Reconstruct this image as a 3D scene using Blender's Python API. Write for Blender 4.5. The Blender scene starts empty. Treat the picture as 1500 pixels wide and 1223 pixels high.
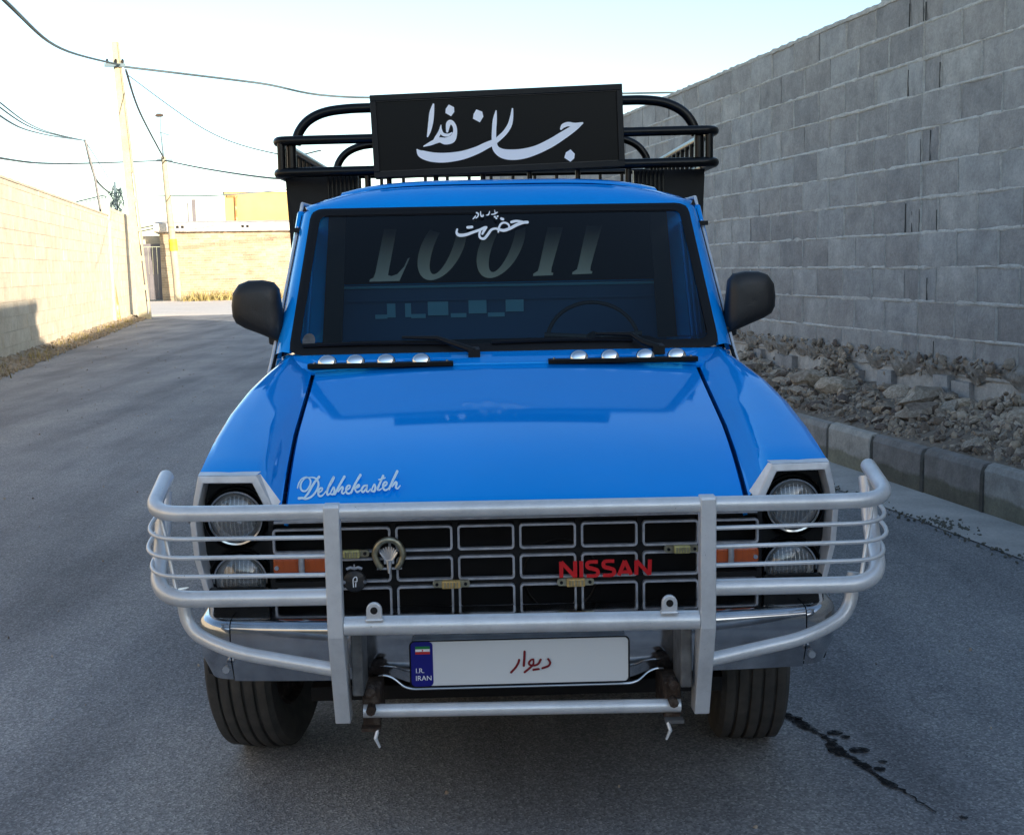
import bpy, math, random
from mathutils import Vector, Matrix, Euler, noise
random.seed(7)
D = bpy.data; SC = bpy.context.scene; COL = SC.collection
PI = math.pi; rad = math.radians

# ---------------------------------------------------------------- camera
YAW, PITCH, ROLL = rad(1.4), rad(7.0), rad(1.05)
CAMPOS = Vector((-.083, -2.927, 1.452))
fwd = Vector((math.sin(YAW)*math.cos(PITCH), math.cos(YAW)*math.cos(PITCH), -math.sin(PITCH)))
rgt = Vector((math.cos(YAW), -math.sin(YAW), 0)); upv = rgt.cross(fwd)
r2 = rgt*math.cos(ROLL) - upv*math.sin(ROLL); u2 = rgt*math.sin(ROLL) + upv*math.cos(ROLL)
cam = D.objects.new('camera', D.cameras.new('camera')); COL.objects.link(cam)
cam.matrix_world = Matrix(((r2.x, u2.x, -fwd.x, CAMPOS.x), (r2.y, u2.y, -fwd.y, CAMPOS.y), (r2.z, u2.z, -fwd.z, CAMPOS.z), (0, 0, 0, 1)))
cam.data.sensor_width = 36; cam.data.lens = 43.2; cam.data.clip_start = .05; cam.data.clip_end = 3000
SC.camera = cam
# road frame: L to the right, U along the road, both measured from the camera's foot
HEAD = rad(-9.9)
RF = Vector((math.sin(HEAD), math.cos(HEAD), 0)); RR = Vector((math.cos(HEAD), -math.sin(HEAD), 0))
RO = Vector((CAMPOS.x, CAMPOS.y, 0))
def rp(L, U, z=0.): return RO + RR*L + RF*U + Vector((0, 0, z))
ROADROT = -HEAD          # rotation z that turns +Y into the road direction

# ---------------------------------------------------------------- light
SUN_EL, SUN_SIDE = rad(10.4), rad(61)       # SUN_SIDE: angle behind the right-hand normal
tosun_h = RR*math.cos(SUN_SIDE) - RF*math.sin(SUN_SIDE)
tosun = Vector((tosun_h.x*math.cos(SUN_EL), tosun_h.y*math.cos(SUN_EL), math.sin(SUN_EL)))
W = D.worlds.new('World'); SC.world = W; W.use_nodes = True
wn = W.node_tree.nodes; wl = W.node_tree.links
bg = wn['Background']; bg.inputs['Strength'].default_value = .15
sky = wn.new('ShaderNodeTexSky'); sky.sky_type = 'NISHITA'; sky.sun_disc = False
sky.sun_elevation = SUN_EL; sky.sun_rotation = math.atan2(tosun.x, tosun.y)
sky.air_density = 1.0; sky.dust_density = 1.6; sky.ozone_density = 1.0; sky.altitude = 1200
tint = wn.new('ShaderNodeMix'); tint.data_type = 'RGBA'; tint.blend_type = 'MULTIPLY'; tint.inputs[0].default_value = 1
tint.inputs[7].default_value = (.955, .97, .97, 1)      # the photograph's cyan white balance
wl.new(sky.outputs[0], tint.inputs[6]); wl.new(tint.outputs[2], bg.inputs[0])
sl = D.lights.new('sun', 'SUN'); sl.energy = 5; sl.angle = rad(.55); sl.color = (1, .87, .70)
so = D.objects.new('sun', sl); COL.objects.link(so); so.location = (10, -10, 20)
so.rotation_euler = tosun.to_track_quat('Z', 'Y').to_euler()
SC.view_settings.view_transform = 'Standard'; SC.view_settings.look = 'None'
SC.view_settings.gamma = 1; SC.view_settings.use_curve_mapping = False
SC.view_settings.exposure = 1.32

# ---------------------------------------------------------------- materials
def srgb(r, g, b):
    f = lambda c: (c/255/12.92) if c/255 <= .04045 else ((c/255+.055)/1.055)**2.4
    return (f(r), f(g), f(b), 1)
class NT:
    def __init__(s, name):
        s.m = D.materials.new(name); s.m.use_nodes = True; s.t = s.m.node_tree; s.n = s.t.nodes
        s.b = s.n['Principled BSDF']; s.out = s.n['Material Output']
    def add(s, typ, **kw):
        x = s.n.new(typ)
        for k, v in kw.items():
            if k in x.inputs: x.inputs[k].default_value = v
            else: setattr(x, k, v)
        return x
    def link(s, a, b): s.t.links.new(a, b)
    def noise(s, scale, detail=4, rough=.55, coord='Object', dist=0):
        tc = s.add('ShaderNodeTexCoord'); n = s.add('ShaderNodeTexNoise')
        n.inputs['Scale'].default_value = scale; n.inputs['Detail'].default_value = detail
        n.inputs['Roughness'].default_value = rough; n.inputs['Distortion'].default_value = dist
        s.link(tc.outputs[coord], n.inputs['Vector']); return n.outputs[0]
    def ramp(s, fac, stops):
        r = s.add('ShaderNodeValToRGB'); e = r.color_ramp.elements
        while len(e) < len(stops): e.new(.5)
        for k, (p, c) in enumerate(stops):
            e[k].position = p; e[k].color = c if len(c) == 4 else (*c, 1)
        s.link(fac, r.inputs[0]); return r.outputs[0]
    def mix(s, fac, a, b, blend='MIX'):
        m = s.add('ShaderNodeMix', data_type='RGBA', blend_type=blend)
        for sock, v in ((m.inputs[0], fac), (m.inputs[6], a), (m.inputs[7], b)):
            if hasattr(v, 'is_output'): s.link(v, sock)
            else: sock.default_value = v
        return m.outputs[2]
    def bump(s, h, strength=.3, dist=.01):
        b = s.add('ShaderNodeBump'); b.inputs['Strength'].default_value = strength; b.inputs['Distance'].default_value = dist
        s.link(h, b.inputs['Height']); s.link(b.outputs[0], s.b.inputs['Normal']); return b
    def set(s, **kw):
        for k, v in kw.items():
            k = k.replace('_', ' ')
            if hasattr(v, 'is_output'): s.link(v, s.b.inputs[k])
            else: s.b.inputs[k].default_value = v
        return s
def simple(name, col, rough=.5, metal=0, nscale=0, namp=.15, bump=0, **kw):
    t = NT(name); c = (*col[:3], 1)
    if nscale:
        n = t.noise(nscale, 5)
        t.set(Base_Color=t.ramp(n, [(.3, tuple(v*(1-namp) for v in col[:3])), (.7, tuple(min(1, v*(1+namp)) for v in col[:3]))]))
        if bump: t.bump(n, bump, .01)
    else: t.set(Base_Color=c)
    t.set(Roughness=rough, Metallic=metal, **kw); return t.m

M = {}
# blue body paint under clear coat
t = NT('blue_paint'); n = t.noise(2.2, 3); n2 = t.noise(90, 2)
t.set(Base_Color=t.mix(t.ramp(n, [(.3, (0, 0, 0)), (.7, (1, 1, 1))]), (.0, .295, .89, 1), (.0, .315, .96, 1)), Roughness=.05, Coat_Weight=.10, Coat_Roughness=.02, Specular_IOR_Level=.9, Specular_Tint=(.05, .75, 1, 1))
b = t.add('ShaderNodeBump'); b.inputs['Strength'].default_value = .05; b.inputs['Distance'].default_value = .01
t.link(t.noise(5, 1), b.inputs['Height']); t.link(b.outputs[0], t.b.inputs['Coat Normal'])
src = t.b.inputs['Base Color'].links[0].from_socket
dust = t.mix(1.0, t.ramp(t.noise(7, 8, .75), [(.45, (0, 0, 0)), (.8, (.04,)*3)]), t.ramp(t.noise(140, 3, .8), [(.3, (.4,)*3), (.7, (1,)*3)]), 'MULTIPLY')
t.link(t.mix(dust, src, (.35, .38, .40, 1)), t.b.inputs['Base Color']); t.link(t.ramp(t.noise(6, 7, .7), [(.35, (.02,)*3), (.75, (.09,)*3)]), t.b.inputs['Coat Roughness'])
M['blue'] = t.m
M['blue_in'] = simple('blue_shaded_cab_inside', (.003, .075, .22), .5)  # body blue, its colour darkened for the dim cab interior
M['pale_blue'] = simple('pale_blue_surface', (.12, .40, .62), .35)
M['black_gloss'] = simple('black_gloss_paint', (.0025, .0025, .003), .28, Specular_IOR_Level=.3)
M['black'] = simple('black_satin', (.004, .0045, .005), .5, Specular_IOR_Level=.3, nscale=20, namp=.4)
M['sign_black'] = simple('sign_black_acrylic', (.004, .004, .005), .3, Specular_IOR_Level=.12)
M['black_dull'] = simple('black_dull', (.004, .004, .005), .8)
M['plastic'] = simple('black_plastic', (.016, .015, .015), .42, nscale=240, namp=.2, bump=.1)
M['rubber'] = simple('rubber_seal', (.006, .006, .007), .5, Specular_IOR_Level=.25)
t = NT('tyre_rubber'); n = t.noise(14, 6)
t.set(Base_Color=t.ramp(n, [(.3, (.045, .042, .038)), (.75, (.10, .09, .078))]), Roughness=.8); t.bump(t.noise(160, 3), .3, .003); M['tyre'] = t.m
# aluminium coloured paint on the bull bar, scuffed
t = NT('silver_paint'); n = t.noise(9, 6, .7); s_ = t.noise(60, 5, .8)
c = t.ramp(n, [(.25, (.58, .59, .60)), (.55, (.76, .77, .78)), (.8, (.84, .84, .84))])
c = t.mix(t.ramp(s_, [(.66, (0, 0, 0)), (.72, (1, 1, 1))]), c, (.12, .11, .10, 1))
t.set(Base_Color=c, Metallic=.42, Roughness=t.ramp(n, [(.2, (.42,)*3), (.8, (.30,)*3)])); t.bump(t.noise(70, 4), .12, .003); M['silver'] = t.m
M['silver_trim'] = simple('silver_trim_paint', (.72, .73, .75), .38, .4, nscale=25, namp=.12)
M['silver_dim'] = simple('weathered_silver', (.13, .13, .13), .6, .3, nscale=30, namp=.4)
M['frame_silver'] = simple('grille_frame_silver', (.40, .41, .44), .45, .4, nscale=40, namp=.25)
t = NT('chrome'); n = t.noise(18, 5)
t.set(Base_Color=t.ramp(n, [(.3, (.42, .43, .45)), (.7, (.60, .61, .63))]), Metallic=1, Roughness=t.ramp(n, [(.3, (.07,)*3), (.75, (.18,)*3)]))
b = t.bump(t.noise(2.5, 1), .12, .02); M['chrome'] = t.m
M['chrome_clean'] = simple('bright_chrome', (.72, .74, .77), .08, 1)
M['reflector'] = simple('lamp_reflector', (.75, .76, .77), .28, 1)
t = NT('rusty_iron'); n = t.noise(45, 6, .7)
t.set(Base_Color=t.ramp(n, [(.3, (.018, .014, .011)), (.5, (.05, .03, .02)), (.78, (.16, .14, .12))]), Roughness=.75, Metallic=.3); t.bump(n, .5, .004); M['rust'] = t.m
t = NT('orange_rusty_pipe'); n = t.noise(3, 6, .7)
t.set(Base_Color=t.ramp(n, [(.35, (.50, .40, .30)), (.5, (.45, .19, .06)), (.7, (.30, .12, .05))]), Roughness=.8); M['pipe_rust'] = t.m
M['white_vinyl'] = simple('white_vinyl', (.93, .94, .95), .4)
M['cyan_vinyl'] = simple('pale_cyan_vinyl', (.75, .92, .97), .4)
M['red_badge'] = simple('red_enamel', (.62, .008, .012), .35)
M['plate_white'] = simple('plate_white', (.74, .76, .76), .4)
M['plate_blue'] = simple('plate_blue', (.004, .006, .20), .35)
M['plate_red'] = simple('plate_red_ink', (.20, .002, .008), .5)
M['flag_green'] = simple('flag_green', (.01, .22, .05), .5); M['flag_red'] = simple('flag_red', (.55, .02, .02), .5)
M['amber'] = simple('amber_lens', (.50, .085, .004), .12, Coat_Weight=1)
M['clip'] = simple('yellowed_lamp_plastic', (.46, .42, .17), .35, nscale=120, namp=.3)
M['clip_o'] = simple('orange_lamp_plastic', (.55, .36, .12), .35, nscale=120, namp=.3)
M['brass'] = simple('worn_brass', (.34, .31, .22), .35, .9, nscale=60, namp=.35)
M['seat'] = simple('dark_vinyl_seat', (.012, .013, .016), .6)
# glass
def glass(name, tint, ior=1.5, rough=.02):
    t = NT(name); tr = t.add('ShaderNodeBsdfTransparent'); tr.inputs[0].default_value = (*tint, 1)
    g = t.add('ShaderNodeBsdfGlossy'); g.inputs['Roughness'].default_value = rough
    f = t.add('ShaderNodeFresnel'); f.inputs[0].default_value = ior
    m = t.add('ShaderNodeMixShader'); t.link(f.outputs[0], m.inputs[0]); t.link(tr.outputs[0], m.inputs[1]); t.link(g.outputs[0], m.inputs[2])
    t.link(m.outputs[0], t.out.inputs[0]); return t.m
M['windshield'] = glass('tinted_windshield_glass', (.50, .60, .63), ior=1.3)
M['side_glass'] = glass('side_window_glass', (.8, .85, .85))
t = NT('clear_lamp_glass'); tr = t.add('ShaderNodeBsdfTransparent'); df = t.add('ShaderNodeBsdfDiffuse'); df.inputs[0].default_value = (.55, .57, .57, 1)
g = t.add('ShaderNodeBsdfGlossy'); g.inputs['Roughness'].default_value = .08; m1 = t.add('ShaderNodeMixShader'); m1.inputs[0].default_value = .20; m2 = t.add('ShaderNodeMixShader'); m2.inputs[0].default_value = .14
t.link(tr.outputs[0], m1.inputs[1]); t.link(df.outputs[0], m1.inputs[2]); t.link(m1.outputs[0], m2.inputs[1]); t.link(g.outputs[0], m2.inputs[2]); t.link(m2.outputs[0], t.out.inputs[0]); M['lens'] = t.m
M['rear_glass'] = simple('dark_film_glass', (.003, .004, .005), .5, Specular_IOR_Level=.1)
# rear window letters, with the windshield tint band's dimming painted into their colour
t = NT('tint_dimmed_letters'); tc = t.add('ShaderNodeTexCoord'); sp = t.add('ShaderNodeSeparateXYZ'); t.link(tc.outputs['Object'], sp.inputs[0])
mr = t.add('ShaderNodeMapRange'); mr.inputs[1].default_value = 1.40; mr.inputs[2].default_value = 1.62; t.link(sp.outputs[2], mr.inputs[0])
t.set(Base_Color=t.ramp(mr.outputs[0], [(0, (.95, 1, .95)), (.5, (.55, .6, .58)), (1, (.03, .035, .04))]), Roughness=.5); M['fade'] = t.m
# ground
t = NT('asphalt'); tc = t.add('ShaderNodeTexCoord')
v = t.add('ShaderNodeTexVoronoi'); v.inputs['Scale'].default_value = 150; t.link(tc.outputs['Object'], v.inputs['Vector'])
big = t.noise(.45, 5, .6); mid = t.noise(3.5, 6, .7); fine = t.noise(95, 3, .8)
stone = t.ramp(v.outputs['Color'], [(.12, (.10, .103, .108)), (.5, (.25, .255, .262)), (.92, (.6, .6, .6))])
base = t.mix(t.ramp(fine, [(.35, (0, 0, 0)), (.65, (1, 1, 1))]), stone, (.26, .265, .272, 1))
base = t.mix(.75, base, t.ramp(big, [(.3, (.62, .64, .68)), (.7, (1.25, 1.22, 1.2))]), 'MULTIPLY')
base = t.mix(t.ramp(mid, [(.58, (0, 0, 0)), (.80, (.55,)*3)]), base, (.40, .40, .40, 1))
mp = t.add('ShaderNodeMapping'); mp.inputs['Rotation'].default_value = (0, 0, -ROADROT); mp.inputs['Scale'].default_value = (1.6, .22, 1); t.link(tc.outputs['Object'], mp.inputs[0])
nz = t.add('ShaderNodeTexNoise'); nz.inputs['Scale'].default_value = 1.3; nz.inputs['Detail'].default_value = 6; t.link(mp.outputs[0], nz.inputs['Vector'])
base = t.mix(.9, base, t.ramp(nz.outputs[0], [(.36, (.74, .74, .75)), (.5, (1, 1, 1)), (.66, (1.22, 1.2, 1.16))]), 'MULTIPLY')
ck = t.add('ShaderNodeTexVoronoi', feature='DISTANCE_TO_EDGE'); ck.inputs['Scale'].default_value = .55
wp = t.add('ShaderNodeMix', data_type='RGBA', blend_type='ADD'); wp.inputs[0].default_value = .35; t.link(tc.outputs['Object'], wp.inputs[6])
wn2 = t.add('ShaderNodeTexNoise'); wn2.inputs['Scale'].default_value = 2.5; wn2.inputs['Detail'].default_value = 6; t.link(tc.outputs['Object'], wn2.inputs['Vector']); t.link(wn2.outputs['Color'], wp.inputs[7]); t.link(wp.outputs[2], ck.inputs['Vector'])
crack = t.mix(1.0, t.ramp(ck.outputs['Distance'], [(.0, (1, 1, 1)), (.006, (0, 0, 0))]), t.ramp(t.noise(.8, 3), [(.52, (0, 0, 0)), (.66, (.4,)*3)]), 'MULTIPLY')
base = t.mix(crack, base, (.03, .03, .03, 1))
t.set(Base_Color=base, Roughness=.82, Specular_IOR_Level=.35)
bb = t.add('ShaderNodeBump'); bb.inputs['Strength'].default_value = .55; bb.inputs['Distance'].default_value = .004
t.link(v.outputs['Distance'], bb.inputs['Height']); b3 = t.add('ShaderNodeBump'); b3.inputs['Strength'].default_value = .35; b3.inputs['Distance'].default_value = .012
t.link(mid, b3.inputs['Height']); t.link(bb.outputs[0], b3.inputs['Normal']); t.link(b3.outputs[0], t.b.inputs['Normal'])
M['asphalt'] = t.m
def rocky(name, cols, sc=6, bump=.5, rough=.9, isl=.25, fine=60):
    t = NT(name); oi = t.add('ShaderNodeObjectInfo'); tc = t.add('ShaderNodeTexCoord'); sh = t.add('ShaderNodeVectorMath', operation='MULTIPLY_ADD')
    t.link(oi.outputs['Random'], sh.inputs[0]); sh.inputs[1].default_value = (37.3, 91.7, 53.9); t.link(tc.outputs['Object'], sh.inputs[2])
    def nz(scale, det, ro):
        q = t.add('ShaderNodeTexNoise'); q.inputs['Scale'].default_value = scale; q.inputs['Detail'].default_value = det; q.inputs['Roughness'].default_value = ro
        t.link(sh.outputs[0], q.inputs['Vector']); return q.outputs[0]
    n = nz(sc, 8, .7); f = nz(fine, 5, .75)
    c = t.ramp(n, [(.28, cols[0]), (.5, cols[1]), (.72, cols[2])])
    ge = t.add('ShaderNodeNewGeometry')
    a = t.add('ShaderNodeMath', operation='ADD'); t.link(oi.outputs['Random'], a.inputs[0]); t.link(ge.outputs['Random Per Island'], a.inputs[1])
    fr = t.add('ShaderNodeMath', operation='FRACT'); t.link(a.outputs[0], fr.inputs[0])
    tint = t.ramp(fr.outputs[0], [(0, (1-isl, 1-isl*1.05, 1-isl)), (.35, (1, .97, .95)), (.7, (1+isl*.3, 1+isl*.35, 1+isl*.4)), (1, (1+isl, 1+isl*.9, 1+isl*.75))])
    c = t.mix(1.0, c, tint, 'MULTIPLY')
    c = t.mix(.6, c, t.ramp(f, [(.25, (.55,)*3), (.55, (1,)*3), (.8, (1.25,)*3)]), 'MULTIPLY')
    t.set(Base_Color=c, Roughness=rough)
    b1 = t.add('ShaderNodeBump'); b1.inputs['Strength'].default_value = bump; b1.inputs['Distance'].default_value = .012; t.link(n, b1.inputs['Height'])
    b2 = t.add('ShaderNodeBump'); b2.inputs['Strength'].default_value = bump*.8; b2.inputs['Distance'].default_value = .005; t.link(f, b2.inputs['Height']); t.link(b1.outputs[0], b2.inputs['Normal'])
    t.link(b2.outputs[0], t.b.inputs['Normal']); return t.m
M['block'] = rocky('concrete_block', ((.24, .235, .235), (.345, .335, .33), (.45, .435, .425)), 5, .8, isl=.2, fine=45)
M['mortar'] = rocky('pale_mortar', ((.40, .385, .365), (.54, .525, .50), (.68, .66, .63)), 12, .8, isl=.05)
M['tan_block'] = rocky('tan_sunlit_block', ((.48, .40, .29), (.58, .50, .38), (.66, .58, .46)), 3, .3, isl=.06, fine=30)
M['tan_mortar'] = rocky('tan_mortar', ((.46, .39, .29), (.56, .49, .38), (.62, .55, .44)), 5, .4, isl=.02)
M['kerb'] = rocky('kerb_concrete', ((.21, .205, .19), (.31, .30, .285), (.42, .41, .385)), 7, .5, isl=.38)
t = NT.__new__(NT); t.m = M['kerb']; t.t = t.m.node_tree; t.n = t.t.nodes; t.b = t.n['Principled BSDF']
src = t.b.inputs['Base Color'].links[0].from_socket; tc = t.add('ShaderNodeTexCoord'); sp = t.add('ShaderNodeSeparateXYZ'); t.link(tc.outputs['Object'], sp.inputs[0])
a = t.add('ShaderNodeMath', operation='MULTIPLY_ADD'); t.link(t.noise(6, 5, .7), a.inputs[0]); a.inputs[1].default_value = .09; t.link(sp.outputs[2], a.inputs[2])
msk = t.ramp(a.outputs[0], [(.14, (1, 1, 1)), (.165, (0, 0, 0))])       # damp dirty foot of the kerb
t.link(t.mix(msk, src, t.mix(1.0, src, (.55, .56, .46, 1), 'MULTIPLY')), t.b.inputs['Base Color'])
M['kerb_joint'] = rocky('dark_kerb_joint', ((.05, .05, .045), (.08, .078, .07), (.13, .125, .11)), 9, .6, isl=.05)
M['house_grey'] = rocky('grey_house_render', ((.16, .15, .14), (.22, .21, .2), (.28, .27, .25)), 1, .3, isl=.0)
M['gutter'] = rocky('gutter_concrete', ((.34, .335, .325), (.46, .455, .44), (.58, .57, .55)), 2.5, .4, isl=.1)
M['soil'] = rocky('stony_soil', ((.12, .10, .08), (.21, .175, .14), (.33, .28, .23)), 14, .8, isl=.02)
M['dirt'] = rocky('dry_dirt', ((.20, .16, .11), (.30, .245, .175), (.38, .32, .24)), 2, .5, isl=.02, fine=25)
M['slit'] = simple('shadowed_slit', (.07, .068, .065), .9)
M['skirt'] = rocky('crumbling_brown_mortar', ((.18, .165, .145), (.30, .28, .255), (.46, .44, .41)), 22, 1.0, isl=.02, fine=90)
M['street'] = rocky('pale_street_surface', ((.68, .61, .53), (.76, .69, .61), (.82, .76, .68)), .8, .3, isl=.02, fine=9)
M['rock'] = rocky('rubble_rock', ((.17, .13, .095), (.32, .265, .21), (.56, .49, .41)), 9, .6, isl=.62)
M['brick_far'] = rocky('pale_tan_brick', ((.26, .19, .125), (.33, .26, .18), (.40, .32, .235)), 1.2, .3, isl=.2, fine=12)
M['slab'] = rocky('whitewashed_slab', ((.42, .38, .33), (.58, .55, .50), (.68, .66, .62)), 1.5, .5, isl=.05, fine=10)
M['yellow'] = simple('yellow_render', (.42, .31, .13), .8, nscale=1, namp=.1)
M['pole'] = rocky('pole_concrete', ((.30, .26, .18), (.38, .34, .24), (.45, .41, .30)), 2, .3, isl=.02, fine=20)
M['gate'] = simple('grey_gate_paint', (.12, .11, .12), .6, nscale=1, namp=.25)
M['cable'] = simple('black_cable', (.02, .04, .05), .6); M['cable2'] = simple('grey_cable', (.10, .15, .18), .6)
M['weed'] = simple('dry_weed', (.30, .24, .09), .9, nscale=3, namp=.5)
M['yellow_paint'] = simple('yellow_band_paint', (.55, .45, .03), .7)
t = NT('oil_stain'); t.set(Base_Color=(.018, .018, .019, 1), Roughness=.9, Specular_IOR_Level=.05)
tr = t.add('ShaderNodeBsdfTransparent'); mx = t.add('ShaderNodeMixShader'); t.link(t.ramp(t.noise(38, 5, .7), [(.30, (.15,)*3), (.52, (.93,)*3)]), mx.inputs[0])
t.link(tr.outputs[0], mx.inputs[1]); t.link(t.b.outputs[0], mx.inputs[2]); t.link(mx.outputs[0], t.out.inputs[0]); M['oil'] = t.m
M['leaf'] = simple('dead_leaf', (.12, .12, .10), .8)

# ---------------------------------------------------------------- mesh helpers
def finish(me, mat, smooth=None):
    me.materials.append(mat)
    if smooth is not None:
        me.shade_smooth(); me.set_sharp_from_angle(angle=rad(smooth))
def link(name, me, parent=None, loc=None, rot=None, scale=None):
    o = D.objects.new(name, me); COL.objects.link(o)
    if parent: o.parent = parent
    if loc is not None: o.location = loc
    if rot is not None: o.rotation_euler = rot
    if scale is not None: o.scale = scale
    return o
class MB:
    def __init__(s): s.v = []; s.f = []
    def add(s, vs, fs):
        k = len(s.v); s.v += [tuple(p) for p in vs]; s.f += [tuple(i+k for i in f) for f in fs]; return s
    def box(s, a, b, mtx=None):
        x0, y0, z0 = a; x1, y1, z1 = b
        vs = [(x0,y0,z0),(x1,y0,z0),(x1,y1,z0),(x0,y1,z0),(x0,y0,z1),(x1,y0,z1),(x1,y1,z1),(x0,y1,z1)]
        if mtx: vs = [tuple(mtx @ Vector(p)) for p in vs]
        return s.add(vs, [(0,3,2,1),(4,5,6,7),(0,1,5,4),(1,2,6,5),(2,3,7,6),(3,0,4,7)])
    def hexa(s, vs): return s.add(vs, [(0,3,2,1),(4,5,6,7),(0,1,5,4),(1,2,6,5),(2,3,7,6),(3,0,4,7)])
    def tube(s, path, r, n=14, cap=True, smooth=True, closed=False):
        P = [Vector(p) for p in path]
        rs = r if isinstance(r, (list, tuple)) else [r]*len(P)
        k = len(s.v); m = len(P); prev = None
        for i, p in enumerate(P):
            if closed: d = P[(i+1) % m] - P[i-1]
            else: d = (P[min(i+1, m-1)] - P[max(i-1, 0)])
            d.normalize()
            if prev is None:
                a = d.orthogonal().normalized()
            else: a = (prev - d*prev.dot(d)).normalized()
            prev = a; b = d.cross(a)
            for j in range(n):
                t = 2*PI*j/n; s.v.append(tuple(p + a*math.cos(t)*rs[i] + b*math.sin(t)*rs[i]))
        for i in range(m if closed else m-1):
            i2 = (i+1) % m
            for j in range(n):
                s.f.append((k+i*n+j, k+i*n+(j+1) % n, k+i2*n+(j+1) % n, k+i2*n+j))
        if cap and not closed:
            s.f.append(tuple(k+j for j in range(n))[::-1]); s.f.append(tuple(k+(m-1)*n+j for j in range(n)))
        return s
    def lathe(s, prof, n=32, mtx=None, full=True):   # prof: (r, axial) revolved round local X
        k = len(s.v); m = len(prof)
        for j in range(n):
            t = 2*PI*j/n
            for r, a in prof:
                p = Vector((a, r*math.cos(t), r*math.sin(t)))
                s.v.append(tuple(mtx @ p) if mtx else tuple(p))
        for j in range(n):
            for i in range(m-1):
                s.f.append((k+j*m+i, k+j*m+i+1, k+((j+1) % n)*m+i+1, k+((j+1) % n)*m+i))
        return s
    def prism(s, poly, axis, a, b):      # polygon in the other two axes, extruded from a to b along axis
        def P(u, v, w): return {'x': (w, u, v), 'y': (u, w, v), 'z': (u, v, w)}[axis]
        n = len(poly); vs = [P(u, v, a) for u, v in poly] + [P(u, v, b) for u, v in poly]
        return s.add(vs, [tuple(range(n))[::-1], tuple(range(n, 2*n))] + [(i, (i+1) % n, n+(i+1) % n, n+i) for i in range(n)])
    def grid(s, rows, flip=False):
        k = len(s.v); m = len(rows[0])
        for r in rows: s.v += [tuple(p) for p in r]
        for i in range(len(rows)-1):
            for j in range(m-1):
                f = (k+i*m+j, k+i*m+j+1, k+(i+1)*m+j+1, k+(i+1)*m+j)
                s.f.append(f[::-1] if flip else f)
        return s
    def mesh(s, name, mat, smooth=None):
        me = D.meshes.new(name); me.from_pydata(s.v, [], s.f); me.validate(); finish(me, mat, smooth)
        return me
    def build(s, name, mat, parent=None, smooth=None, bevel=0, solid=0, sub=0, mirror=False):
        import bmesh
        me = s.mesh(name, mat, smooth)
        bm = bmesh.new(); bm.from_mesh(me); bmesh.ops.recalc_face_normals(bm, faces=bm.faces); bm.to_mesh(me); bm.free()
        o = link(name, me, parent)
        if solid: q = o.modifiers.new('s', 'SOLIDIFY'); q.thickness = solid; q.offset = -1
        if bevel:
            q = o.modifiers.new('b', 'BEVEL'); q.width = bevel; q.segments = 2; q.limit_method = 'ANGLE'; q.angle_limit = rad(35)
        if sub: q = o.modifiers.new('u', 'SUBSURF'); q.levels = q.render_levels = sub
        return o
def tag(o, label=None, cat=None, group=None, kind=None):
    if label: o['label'] = label
    if cat: o['category'] = cat
    if group: o['group'] = group
    if kind: o['kind'] = kind
    return o
def empty(name, loc=(0,0,0), rotz=0):
    o = D.objects.new(name, None); COL.objects.link(o); o.location = loc; o.rotation_euler = (0, 0, rotz); o.empty_display_size = .2; return o
def crom(pts, k=6):
    P = [Vector(p) for p in pts]; out = []
    for i in range(len(P)-1):
        a = P[max(i-1, 0)]; b = P[i]; c = P[i+1]; d = P[min(i+2, len(P)-1)]
        for j in range(k):
            t = j/k
            out.append(.5*((2*b) + (c-a)*t + (2*a-5*b+4*c-d)*t*t + (-a+3*b-3*c+d)*t**3))
    out.append(P[-1]); return out
def fillet(pts, r, k=6):                # polyline with rounded corners
    P = [Vector(p) for p in pts]; out = [P[0]]
    rr = r if isinstance(r, (list, tuple)) else [r]*(len(P)-2)
    for i in range(1, len(P)-1):
        a = (P[i-1]-P[i]); b = (P[i+1]-P[i]); q = min(rr[i-1], a.length*.49, b.length*.49)
        p0 = P[i]+a.normalized()*q; p1 = P[i]+b.normalized()*q
        for j in range(k+1):
            t = j/k; out.append((1-t)**2*p0 + 2*t*(1-t)*P[i] + t*t*p1)
    out.append(P[-1]); return out
def rrect(x0, z0, x1, z1, r, k=4):
    pts = []
    for cx, cz, a0 in ((x1-r, z1-r, 0), (x0+r, z1-r, 90), (x0+r, z0+r, 180), (x1-r, z0+r, 270)):
        for j in range(k+1):
            t = rad(a0+90*j/k); pts.append((cx+r*math.cos(t), cz+r*math.sin(t)))
    return pts
def interp(tab, x):
    if x <= tab[0][0]: return tab[0][1]
    for (a, b), (c, d) in zip(tab, tab[1:]):
        if x <= c: return b+(d-b)*(x-a)/(c-a)
    return tab[-1][1]
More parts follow.
